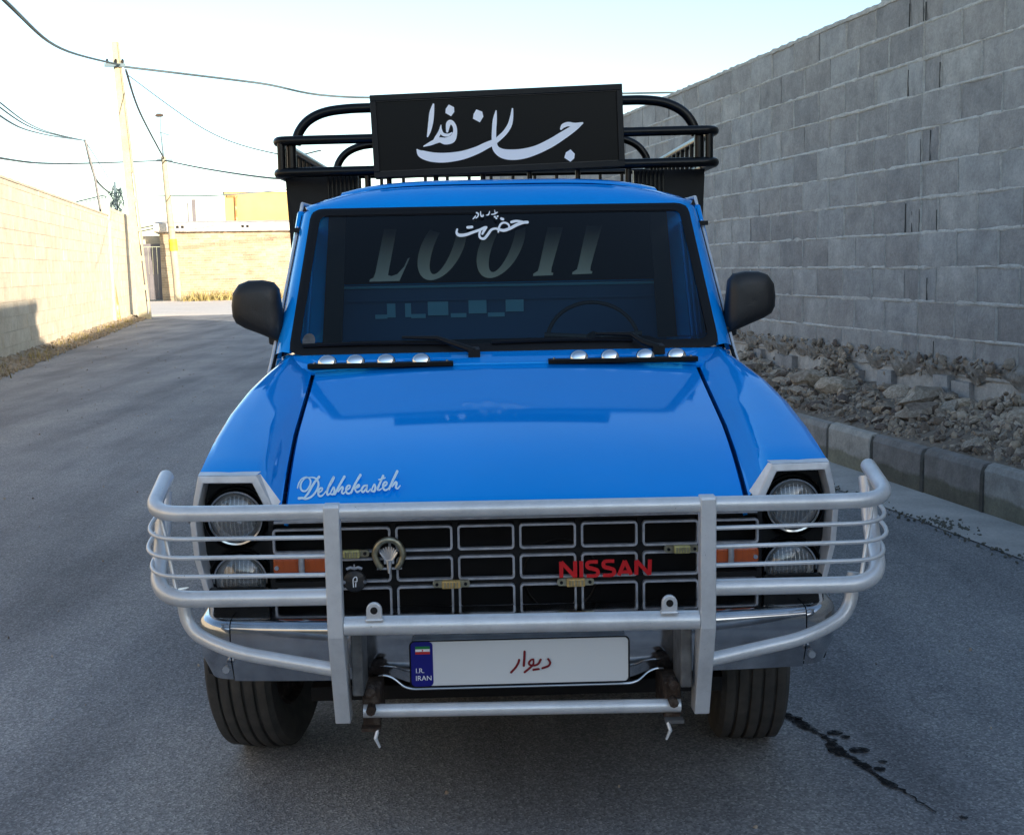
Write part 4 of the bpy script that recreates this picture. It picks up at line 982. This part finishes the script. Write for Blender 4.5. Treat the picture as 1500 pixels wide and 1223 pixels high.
# headlamp surrounds
for s in (-1, 1):
    out = [(.622, .843), (.663, .934), (.812, .936), (.826, .875), (.838, .81), (.832, .72), (.80, .585)]
    inn = [(.640, .838), (.675, .914), (.799, .916), (.812, .868), (.822, .81), (.816, .72), (.786, .588)]
    hb_ = empty('headlamp_surround'); hb_.parent = T
    m = MB(); n = len(out)
    vs = [(s*x, .19, z) for x, z in out]+[(s*x, .188, z) for x, z in inn]+[(s*x, .24, z) for x, z in out]+[(s*x, .285, z) for x, z in inn]
    fs = []
    for i in range(n-1):
        j = i+1; fs += [(i, j, n+j, n+i), (i, j, 2*n+j, 2*n+i), (n+i, n+j, 3*n+j, 3*n+i)]
    m.add(vs, fs); m.build('surround_rim', M['silver_trim'], hb_, bevel=.003)
    # sloping silver gusset from rim to hood corner
    MB().add([(s*.622, .19, .843), (s*.663, .19, .934), (s*.656, .2045, .936), (s*.607, .2045, .862), (s*.605, .19, .845)], [(0, 1, 2, 3)]).build('surround_gusset', M['silver_trim'], hb_)
    MB().add([(s*.663, .19, .9345), (s*.812, .19, .9365), (s*.812, .215, .942), (s*.655, .215, .940)], [(0, 1, 2, 3)]).build('surround_brow', M['silver_trim'], hb_)
    # black face behind the lamps
    MB().prism([(s*.64, .56), (s*.64, .84), (s*.68, .915), (s*.80, .917), (s*.822, .81), (s*.815, .70), (s*.785, .575)], 'y', .262, .275).build('lamp_panel', M['black'], hb_)
    for (x, z, nm) in ((.731, .815, 0), (.725, .648, 1)):
        lm = empty('headlamp'); lm.parent = hb_
        mt = Matrix.Translation((s*x, .25, z)) @ Matrix.Rotation(-PI/2, 4, 'Z')   # local +x -> -y (towards the viewer)
        MB().lathe([(.084, -.010), (.086, .004), (.0815, .010), (.078, .002)], 40, mt).build('bucket_ring', M['black_gloss'], lm, smooth=40)
        MB().lathe([(.0735, -.01), (.0735, .012), (.071, .017), (.0665, .016), (.065, .010)], 40, mt).build('headlamp_rim', M['chrome'], lm, smooth=50)
        MB().lathe([(.0655, .010), (.058, -.008), (.044, -.022), (.025, -.032), (.001, -.034)], 36, mt).build('reflector', M['reflector'], lm, smooth=60)
        m = MB(); m.lathe([(.065, .012), (.060, .020), (.045, .028), (.025, .032), (.001, .033)], 36, mt); m.build('headlamp_lens', M['lens'], lm, smooth=60)
        m = MB()
        for k_ in range(-5, 6):
            xx = k_*.011; hh = math.sqrt(max(0, .058**2-xx*xx)); m.tube([(s*x+xx, .2385, z-hh), (s*x+xx, .2225, z-hh*.3), (s*x+xx, .2225, z+hh*.3), (s*x+xx, .2385, z+hh)], .0016, 4)
        m.build('lens_flutes', M['lens'], lm, smooth=50)
        MB().tube([(s*x+.012, .250, z-.008), (s*x+.012, .228, z-.008)], [.010, .006], 10).build('bulb_cap', M['chrome_clean'], lm, smooth=50)
    MB().prism([(s*.645, .562), (s*.645, .634), (s*.70, .638), (s*.81, .638), (s*.806, .60), (s*.785, .565)], 'y', .19, .215).build('lamp_lower_bezel', M['black'], hb_)
    # amber turn signal with metal divider
    ts = MB().box((s*.482, .195, .674), (s*.632, .225, .714)).build('turn_signal', M['amber'], T, bevel=.006)
    MB().tube([(s*.557, .192, .668), (s*.557, .186, .695), (s*.557, .192, .722)], .008, 8).build('signal_divider', M['frame_silver'], ts, smooth=50)
    for k_ in range(9):
        if k_ != 4: MB().box((s*(.557+(k_-4)*.0165)-.0015, .1925, .677), (s*(.557+(k_-4)*.0165)+.0015, .196, .711)).build('lens_ridge', M['amber'], ts)
    for xx in (.492, .622): MB().tube([(s*xx, .194, .690), (s*xx, .190, .690)], .006, 10).build('screw', M['chrome_clean'], ts)
    # lower trim strips
    MB().hexa([(s*.642, .18, .556), (s*.79, .20, .572), (s*.79, .22, .572), (s*.642, .2, .556), (s*.642, .18, .568), (s*.795, .20, .588), (s*.795, .22, .588), (s*.642, .2, .568)]).build('lower_trim', M['silver_trim'], T, bevel=.002)
    MB().box((min(s*.48, s*.632), .175, .538), (max(s*.48, s*.632), .198, .5485)).build('lower_trim', M['silver_trim'], T, bevel=.002)
MB().box((-.62, .13, .558), (.62, .17, .566)).build('grille_lower_trim', M['frame_silver'], T)
MB().box((-.62, .165, .812), (.62, .20, .8175)).build('grille_top_trim', M['frame_silver'], T)
MB().box((-.82, .2, .40), (.82, .34, .545)).build('front_valance', M['black_dull'], T, bevel=.02)

# small lamp clips on the grille
def clip(x, z, mat, full=True, w=.030):
    c = MB().box((x-w, .165, z-.010), (x+w, .183, z+.010)).build('grille_lamp', mat, T, bevel=.003)
    if full:
        MB().prism(rrect(x-w-.024, z-.009, x+w+.024, z+.009, .007), 'y', .176, .186).build('lamp_bracket', M['brass'], c)
        for d in (-1, 1): MB().tube([(x+d*(w+.013), .1755, z), (x+d*(w+.013), .172, z)], .0045, 8).build('screw', M['black'], c)
    for k_ in range(-2, 3): MB().box((x+k_*w*.33-.0015, .163, z-.007), (x+k_*w*.33+.0015, .166, z+.007)).build('lens_ridge', M['brass'], c)
clip(-.426, .727, M['clip'], w=.021); clip(-.172, .641, M['clip_o'], w=.024); clip(.150, .638, M['clip_o'], w=.024); clip(.426, .719, M['clip'], w=.021)
clip(-.430, .572, M['clip'], False, .021); clip(.426, .563, M['clip'], False, .021)
# horseshoe emblem
pts = [(-.3302+.036*math.cos(t)*(1 if math.sin(t) > -.2 else .93), .172, .722+.041*math.sin(t)) for t in [rad(-58+296*k_/28) for k_ in range(29)]]
hs = MB().tube(pts, [.006]+[.0085]*27+[.006], 8).build('horseshoe_emblem', M['brass'], T, smooth=50)
m = MB()
for k_ in range(9):
    a = rad(20+17.5*k_); m.tube([(-.3302+.006*math.cos(a), .172, .706+.004*math.sin(a)), (-.3302+.024*math.cos(a), .170, .722+.026*math.sin(a)*.9)], [.005, .0022], 6)
m.tube([(-.3302, .172, .71), (-.3302, .172, .675)], [.009, .004], 8).box((-.343, .168, .700), (-.317, .176, .716))
m.build('emblem_sheaf', M['reflector'], hs, smooth=50)
MB().box((-.362, .173, .684), (-.298, .177, .689)).build('emblem_bar', M['frame_silver'], hs)
# round emblem with crown
em = MB().lathe([(.001, .008), (.026, .006), (.029, .003), (.030, -.004)], 28, Matrix.Translation((-.4201, .178, .655)) @ Matrix.Rotation(-PI/2, 4, 'Z')).build('round_emblem', M['plastic'], T, smooth=50)
strokes(lambda X, Y: (-.4201+(X-210)*.00021, .1695, .655-(Y-605)*.00021), [[(195,670,12),(195,570,12),(235,545,12),(238,600,11),(215,600,11)], [(225,620,12),(222,665,12)]], [], 'emblem_mark', M['white_vinyl'], em, (0, -1, 0))
MB().tube([(-.44, .172, .688), (-.43, .172, .692), (-.42, .172, .689), (-.41, .172, .692), (-.40, .172, .688)], .004, 6).tube([(-.42, .172, .69), (-.42, .172, .70)], .002, 6).build('emblem_crown', M['frame_silver'], em)
for d in (-1, 1): MB().tube([(-.4201+d*.027, .1695, .655), (-.4201+d*.027, .166, .655)], .005, 8).build('screw', M['chrome_clean'], em)
# red name badge
def mnis(X, Y): return (.0754+X*.3019/1500, .183, .7205-.0073*X/1500-Y*.1086/529)
w = 50
NS = [[(188,340,w),(188,135,w)],[(190,140,w),(368,330,w)],[(368,335,w),(368,125,w)],[(447,335,w),(447,125,w)],
 [(660,135,w-6),(560,137,w-6),(524,160,w-4),(532,205,w),(600,225,w),(652,245,w),(658,290,w),(620,315,w-6),(515,316,w-6)],
 [(872,125,w-6),(770,127,w-6),(734,150,w-4),(742,197,w),(810,217,w),(862,237,w),(868,280,w),(830,305,w-6),(724,308,w-6)],
 [(930,310,w),(1008,120,w)],[(1008,120,w),(1090,300,w)],[(960,265,w-10),(1060,262,w-10)],
 [(1155,300,w),(1158,115,w)],[(1160,120,w),(1325,295,w)],[(1325,300,w),(1332,105,w)]]
badge = strokes(mnis, NS, [], 'name_badge', M['red_badge'], T, (0, -1, 0), cap=False)
q = badge.modifiers.new('s', 'SOLIDIFY'); q.thickness = .003

# ---------------------------------------------------------------- bumper
bp = empty('front_bumper'); bp.parent = T
def bump_row(x, ysh):   # profile front face at |x|
    zb = interp([(0, .428), (.26, .428), (.27, .428), (.34, .455), (.36, .448), (.45, .437), (.72, .432), (.80, .438)], abs(x))
    return [(x, .16+ysh, .590), (x, .05+ysh, .592), (x, .028+ysh, .590), (x, .016+ysh, .583), (x, .013+ysh, .57), (x, .011+ysh, .53), (x, .016+ysh, .49), (x, .03+ysh, .46), (x, .038+ysh, zb), (x, .075+ysh, zb-.002)]
def bumper_part(x0, x1, name, n=24):
    rows = []
    for i in range(n+1):
        x = x0+(x1-x0)*i/n; rows.append(bump_row(x, -.012+.05*(abs(x)/.72)**2.2))
    return MB().grid(rows).build(name, M['chrome'], bp, smooth=50)
bumper_part(-.718, .718, 'bumper_blade', 60)
for s in (-1, 1):
    rows = []
    for i in range(15):
        t_ = i/14; a = t_*rad(88)
        if t_ < .01: cx, cy = .722, .038
        x = .721+.092*math.sin(a); y = .0495+.09*(1-math.cos(a))
        prof = [(.12, .590), (.035, .592), (.016, .590), (.005, .583), (.0, .57), (-.002, .53), (.004, .49), (.018, .46), (.028, .436), (.06, .434)]
        rows.append([(s*(x-d*math.sin(a)), y+d*math.cos(a), z) for d, z in prof])
    for yy in (.2, .3, .36):
        rows.append([(s*(.814-d), yy, z+(yy-.12)*.05) for d, z in prof])
    MB().grid(rows).build('bumper_corner', M['chrome'], bp, smooth=50)
    MB().tube([(s*.73, .045, .475), (s*.73, .032, .475)], .009, 12).build('bumper_bolt', M['reflector'], bp, smooth=40)
# rolled lip with kinks
lip = [(-.352, .010, .457), (-.335, .008, .459), (-.315, .006, .452), (-.29, .004, .430), (-.27, .0, .425), (.27, .0, .425), (.29, .004, .430), (.315, .006, .452), (.335, .008, .459), (.352, .010, .457)]
MB().tube(fillet(lip, .015, 3), .0034, 8).build('bumper_lip', M['chrome_clean'], bp, smooth=50)
# licence plate
lp = MB().prism(rrect(-.270, .442, .262, .556, .012), 'y', -.034, -.026).build('licence_plate', M['plate_white'], T)
pl = rrect(-.270, .442, .262, .556, .012); MB().tube([(x, -.034, z) for x, z in pl], .0022, 6, closed=True).build('plate_rim', M['rubber'], lp)
MB().prism([(x, z) for x, z in rrect(-.268, .4435, -.215, .5545, .010)], 'y', -.0352, -.0345).build('plate_band', M['plate_blue'], lp)
MB().box((-.257, -.0362, .537), (-.222, -.0356, .5435)).build('flag_stripe', M['flag_green'], lp)
MB().box((-.257, -.0362, .5305), (-.222, -.0356, .5368)).build('flag_stripe', M['white_vinyl'], lp)
MB().box((-.257, -.0362, .524), (-.222, -.0356, .5303)).build('flag_stripe', M['flag_red'], lp)
MB().prism([(-.2395+.0018*math.cos(k_*PI/4), .5337+.0022*math.sin(k_*PI/4)) for k_ in range(8)], 'y', -.0368, -.0364).build('flag_emblem', M['flag_red'], lp)
text('plate_text', 'I.R.', .017, M['white_vinyl'], lp, (-.258, -.0362, .4775)); text('plate_text', 'IRAN', .0175, M['white_vinyl'], lp, (-.2585, -.0362, .4585))
def mpl(X, Y): return (-.039+X*.1327/1500, -.0352, .5407-.0035*X/1500-Y*.0858/938)
strokes(mpl, [[(375,392,62),(350,480,62),(265,615,60),(148,735,62)], [(528,165,66),(518,350,66),(500,548,66)],
    [(765,372,50),(700,392,52),(645,465,62),(662,520,58),(740,535,50),(772,460,48),(762,376,50)], [(745,530,60),(650,620,60),(520,722,62)],
    [(720,545,46),(820,530,56),(910,480,60),(968,375,62)], [(762,652,62),(912,632,58)], [(1172,355,60),(1225,452,60),(1175,545,60),(1012,605,62)]], [], 'plate_lettering', M['plate_red'], lp, (0, -1, 0))
# ---------------------------------------------------------------- bull bar
bb = empty('bull_bar'); bb.parent = T
SV = M['silver']; YB = -.15
def tb(path, r, name, n=16): return MB().tube(path, r, n).build(name, SV, bb, smooth=50)
top = fillet([(-.86, .30, .985), (-.868, .10, .957), (-.872, .00, .945), (-.825, YB, .912), (-.70, YB, .905), (.70, YB, .900), (.825, YB, .904), (.878, .00, .935), (.872, .10, .948), (.862, .22, .965)], [.05, .05, .13, .1, .1, .1, .13, .05, .05])
top = fillet([(-.868, .10, .952), (-.872, -.08, .938), (-.80, YB, .905), (.80, YB, .899), (.880, -.08, .930), (.874, .10, .944)], [.09, .06, .06, .09], 8)
top = fillet([(-.856, .05, .958), (-.848, YB+.01, .905), (-.70, YB, .904), (.70, YB, .899), (.862, YB+.01, .900), (.868, .05, .948)], [.13, .1, .1, .13], 9)
tb(top, .0185, 'top_tube')
for p_ in (top[0], top[-1]):
    m = MB(); m.lathe([(.0185*math.cos(a), .014*math.sin(a)) for a in [rad(15*k_) for k_ in range(7)]], 16, Matrix.Translation(p_) @ Matrix.Rotation(PI/2, 4, 'Z') @ Matrix.Rotation(-.3, 4, 'Y')); m.build('tube_end_cap', SV, bb, smooth=60)
for s in (-1, 1):
    zl = .706 if s < 0 else .702
    side = fillet([(s*.43, YB, .703), (s*.842, YB, zl), (s*.858, -.01, .80), (s*.858, .03, .925)], [.15, .12], 10)
    tb(side, .0195, 'side_loop')
    low = fillet([(s*.445, -.12, .520), (s*.69, -.09, .560), (s*.800, -.04, .60), (s*.812, -.03, .70)], [.10, .12], 8)
    tb(low, .0165, 'lower_side_tube')
    for k_, z in enumerate((.843, .799, .755)):
        ex = .866 + (.004, .010, .004)[k_]
        tb(fillet([(s*.43, YB, z), (s*ex, YB, z+.004), (s*(ex-.004), .05, z+.045)], [.13], 8), .0052, 'guard_rod', 10)
    tb([(s*.835, YB+.05, .895), (s*.815, YB+.035, .80), (s*.798, YB+.016, .716)], .0052, 'upright_rod', 8)
    tb([(s*.856, -.0, .905), (s*.848, -.03, .80), (s*.842, -.05, .735)], .0052, 'upright_rod', 8)
    # flat upright plate, lower half leaning back
    x0, x1 = (s*.413, s*.4495)
    m = MB(); prof = [(-.168, .9215), (-.172, .914), (-.170, .610), (-.088, .374), (-.03, .372), (-.10, .60), (-.135, .62), (-.135, .9215)]
    m.prism(prof, 'x', x0, x1); m.build('upright_plate', SV, bb, bevel=.003)
    # welded lug
    xl = s*.341
    lug = [(xl-.018, .650), (xl-.018, .672)]+[(xl+.018*math.cos(a), .674+.018*math.sin(a)) for a in [rad(180-20*k_) for k_ in range(10)]]+[(xl+.018, .650)]
    lg = MB().prism(lug, 'y', -.172, -.160).build('towing_lug', SV, bb, bevel=.002)
    MB().tube([(xl, -.1735, .674), (xl, -.159, .674)], .0085, 12).build('lug_hole', M['black_dull'], lg)
    MB().box((xl-.021, -.176, .648), (xl+.021, -.155, .655)).build('weld_bead', SV, lg, bevel=.003)
    # rusty bracket hardware behind
    MB().box((s*.345, -.05, .35), (s*.388, .10, .445)).build('mount_bracket', M['rust'], bb, bevel=.006)
    MB().box((s*.378, -.10, .445), (s*.405, .02, .61)).build('mount_strap', M['silver_dim'], bb, bevel=.004)
    for (yy, zz) in ((-.068, .445), (-.068, .40)): MB().tube([(s*.365, yy+.02, zz), (s*.365, yy-.012, zz)], .012, 8).build('bolt', M['rust'], bb)
    MB().hexa([(s*.345, -.075, .347), (s*.39, -.075, .347), (s*.39, -.03, .347), (s*.345, -.03, .347), (s*.345, -.075, .355), (s*.39, -.075, .355), (s*.39, -.03, .355), (s*.345, -.03, .355)]).build('bracket_foot', M['rust' if s < 0 else 'silver_dim'], bb)
    MB().tube([(s*.350, -.07, .352), (s*.356, -.078, .332), (s*.346, -.08, .310)], [.005, .005, .003], 6).build('bent_tab', SV, bb)
tb([(-.412, YB, .633), (.412, YB, .627)], .0225, 'middle_tube', 20)
tb([(-.385, -.05, .391), (.385, -.05, .384)], .0165, 'bottom_tube')

# ---------------------------------------------------------------- wheels
def wheel(x, y, steer, name='front_wheel'):
    r = .34; hw_ = .098
    w = empty(name, (x, y, 0)); w.parent = T; w.location = (x, y, r); w.rotation_euler = (0, 0, steer)
    prof = [(r*.62, -hw_*.72), (r*.80, -hw_*1.0), (r*.93, -hw_*.98), (r*.975, -hw_*.86)]
    ribs = 5; g = .0095; tot = 2*hw_*.86; rw_ = (tot-4*g)/5; a = -tot/2
    for k_ in range(ribs):
        crown = 1-.018*((a+rw_/2)/(tot/2))**2
        prof += [(r*crown-.001, a), (r*crown, a+.002), (r*crown, a+rw_-.002), (r*crown-.001, a+rw_)]; a += rw_
        if k_ < 4: prof += [(r*crown-.011, a+.001), (r*crown-.011, a+g-.001)]; a += g
    prof += [(r*.975, hw_*.86), (r*.93, hw_*.98), (r*.80, hw_*1.0), (r*.62, hw_*.72)]
    MB().lathe(prof, 96).build('tyre', M['tyre'], w, smooth=28)
    for sd in (-1, 1): MB().lathe([(r*.63, sd*hw_*.72), (r*.60, sd*hw_*.78), (r*.56, sd*hw_*.55), (r*.3, sd*hw_*.35), (.06, sd*hw_*.5), (.001, sd*hw_*.52)], 40).build('rim', M['rust' if sd*x < 0 else 'silver_trim'], w, smooth=40)
    return w
wheel(-.752, .79, rad(-8)); wheel(.703, .75, rad(-4))
wheel(-.70, 3.45, 0, 'rear_wheel'); wheel(.70, 3.45, 0, 'rear_wheel')
MB().box((-.56, .62, .30), (.56, .76, .38)).build('front_axle', M['black_dull'], T, bevel=.02)
MB().tube([(-.6, 3.45, .34), (.6, 3.45, .34)], .06, 10).build('rear_axle', M['black_dull'], T)
for s in (-1, 1):
    MB().box((s*.40, .2, .40), (s*.47, 4.6, .50)).build('chassis_rail', M['black_dull'], T)
    MB().box((s*.50, .36, .50), (s*.80, 1.25, .52)).build('wheel_well', M['black_dull'], T)
    MB().box((s*.52, 1.20, .30), (s*.80, 1.22, .72)).build('mud_flap', M['black_dull'], T)
MB().box((-.58, .42, .25), (.58, 2.4, .29)).build('under_shade_tray', M['black_dull'], T)  # added black tray, placed low and wide to darken beneath the truck
MB().box((-.80, 1.25, .26), (.80, 2.4, .46)).build('under_shade_sill', M['black_dull'], T, bevel=.02)  # added full-width black box, deepens the dark behind the front wheels

# ---------------------------------------------------------------- load bed and rack
BK = M['black_gloss']
bed = empty('load_bed'); bed.parent = T
MB().box((-.86, 2.42, .60), (.86, 4.55, .66)).build('bed_floor', M['black'], bed)
MB().prism([(-.85, .66), (-.87, 1.30), (-.878, 1.55), (-.885, 1.66), (-.905, 1.80), (-.915, 1.86), (-.60, 1.86), (-.60, 1.70), (.60, 1.70), (.60, 1.86), (.915, 1.86), (.905, 1.80), (.885, 1.66), (.878, 1.55), (.87, 1.30), (.85, .66)], 'y', 2.52, 2.55).build('bed_front_wall', M['black'], bed)
for s in (-1, 1):
    for k_ in range(8):
        x = s*(.60+k_*.018+.0); MB().box((min(x, x+s*.006), 2.505, 1.76), (max(x, x+s*.006), 2.519, 1.855)).build('front_wall_slat', M['frame_silver'] if k_ < 0 else BK, bed)
    MB().hexa([(s*.85, 2.556, .66), (s*.87, 2.556, .66), (s*.87, 4.55, .66), (s*.85, 4.55, .66), (s*.90, 2.556, 1.84), (s*.92, 2.556, 1.84), (s*.92, 4.55, 1.84), (s*.90, 4.55, 1.84)]).build('bed_side_wall', M['black'], bed)
MB().box((-.86, 4.53, .66), (.86, 4.56, 1.3)).build('tailgate', M['black'], bed)
rk = empty('cargo_rack'); rk.parent = T
def rt(path, r, name, n=12): return MB().tube(path, r, n).build(name, BK, rk, smooth=50)
for z, r_, nm in ((2.000, .020, 'upper_rail'), (1.868, .021, 'lower_rail')):
    rt(fillet([(-.915, 4.5, z), (-.925, 2.36, z-.008), (.935, 2.36, z+.010), (.925, 4.5, z+.01)], [.06, .06], 6), r_, nm)
    rt([(-.90, 4.5, z), (.92, 4.5, z)], r_*.8, nm)
for s in (-1, 1):
    rt([(s*.905, 2.37, 1.86), (s*.905, 2.37, 2.0)], .017, 'rail_post'); rt([(s*.865, 2.39, 1.86), (s*.865, 2.39, 2.0)], .020, 'rail_post')
    for k_ in range(14):
        y = 2.62+k_*.135; rt([(s*.92, y, 1.86), (s*.92, y, 2.0)], .010, 'rail_post', 8)
for k_ in range(13):
    x = -.78+k_*.13; rt([(x, 4.5, 1.87), (x, 4.5, 2.0)], .010, 'rail_post', 8)
for x in (-.455, -.257, -.058, .14, .345): rt([(x, 2.37, 1.775), (x, 2.37, 1.868)], .011, 'front_stay', 8)
for x in (-.545, .56): rt([(x, 2.37, 1.74), (x, 2.37, 1.868)], .013, 'front_stay', 8)
for y, dz in ((2.48, 0), (4.0, 0)):
    rt(crom([(-.858, y, 1.985), (-.845, y, 2.035), (-.805, y, 2.085), (-.74, y, 2.118), (-.65, y, 2.133), (-.5, y, 2.138), (0, y, 2.145), (.5, y, 2.152), (.65, y, 2.152), (.74, y, 2.138), (.81, y, 2.103), (.853, y, 2.05), (.868, y, 2.0)], 5), .021, 'hoop')
# sign board
sg = empty('sign_board', (.008, 2.28, 2.010)); sg.parent = T; sg.rotation_euler = (rad(0), rad(-1.75), 0)
MB().box((-.505, .005, -.150), (.505, .085, .150)).build('sign_panel', M['sign_black'], sg)
m = MB(); m.box((-.5225, -.008, .1435), (.5225, .09, .168)).box((-.5225, -.008, -.168), (.5225, .09, -.1435)).box((-.5225, -.0078, -.1433), (-.498, .09, .1433)).box((.498, -.0078, -.1433), (.5225, .09, .1433))
m.build('sign_frame', M['black'], sg, bevel=.002)
m = MB(); m.box((-.497, -.0015, .1405), (.497, .004, .1432)).box((-.497, -.0015, -.1432), (.497, .004, -.1405)); m.build('sign_bead', M['plastic'], sg)
def msg(X, Y):
    px_ = 590+X/5.357; py_ = 130+Y/5.357
    return ((px_-543)/369*1.045-.5225, .0035, .168-.336*(py_-(141-.0434*(px_-543)))/119.5)
S = [[(242,128,14),(226,190,36),(214,262,38),(198,330,28),(182,376,12)],
 [(338,338,18),(350,280,36),(374,266,34),(398,300,30),(398,350,34),(372,396,56),(320,412,54),(272,404,40),(205,430,30),(148,452,8)],
 [(374,348,10),(342,366,22),(302,358,26),(288,322,20),(292,290,8)], [(292,292,8),(280,340,24),(252,388,30),(232,420,30)],
 [(96,480,14),(120,508,56),(170,528,72),(240,540,76),(330,540,74),(450,522,66),(560,486,58),(640,448,52),(700,422,44)],
 [(729,180,10),(716,250,32),(706,330,34),(702,410,38),(712,470,52),(758,508,72),(830,520,82),(930,512,78),(1040,480,68),(1150,428,66),(1250,368,60),(1340,312,46),(1402,276,14)],
 [(858,165,12),(848,230,26),(830,290,34),(790,348,36),(735,398,36),(706,430,24)],
 [(1232,322,16),(1250,298,32),(1290,284,34),(1340,292,36),(1402,276,14)]]
P_ = [[(362,130),(402,152),(402,188),(375,221),(332,196),(336,164)], [(575,169),(620,186),(627,225),(598,269),(545,240),(552,204)], [(1300,481),(1332,515),(1326,550),(1295,577),(1248,546),(1262,504)]]
strokes(msg, S, P_, 'sign_lettering', M['white_vinyl'], sg, (0, -1, 0))
for x in (-.4, .4): MB().box((x-.012, .09, -.16), (x+.012, .20, .12)).build('sign_bracket', M['black'], sg)
bpy.context.view_layer.update()
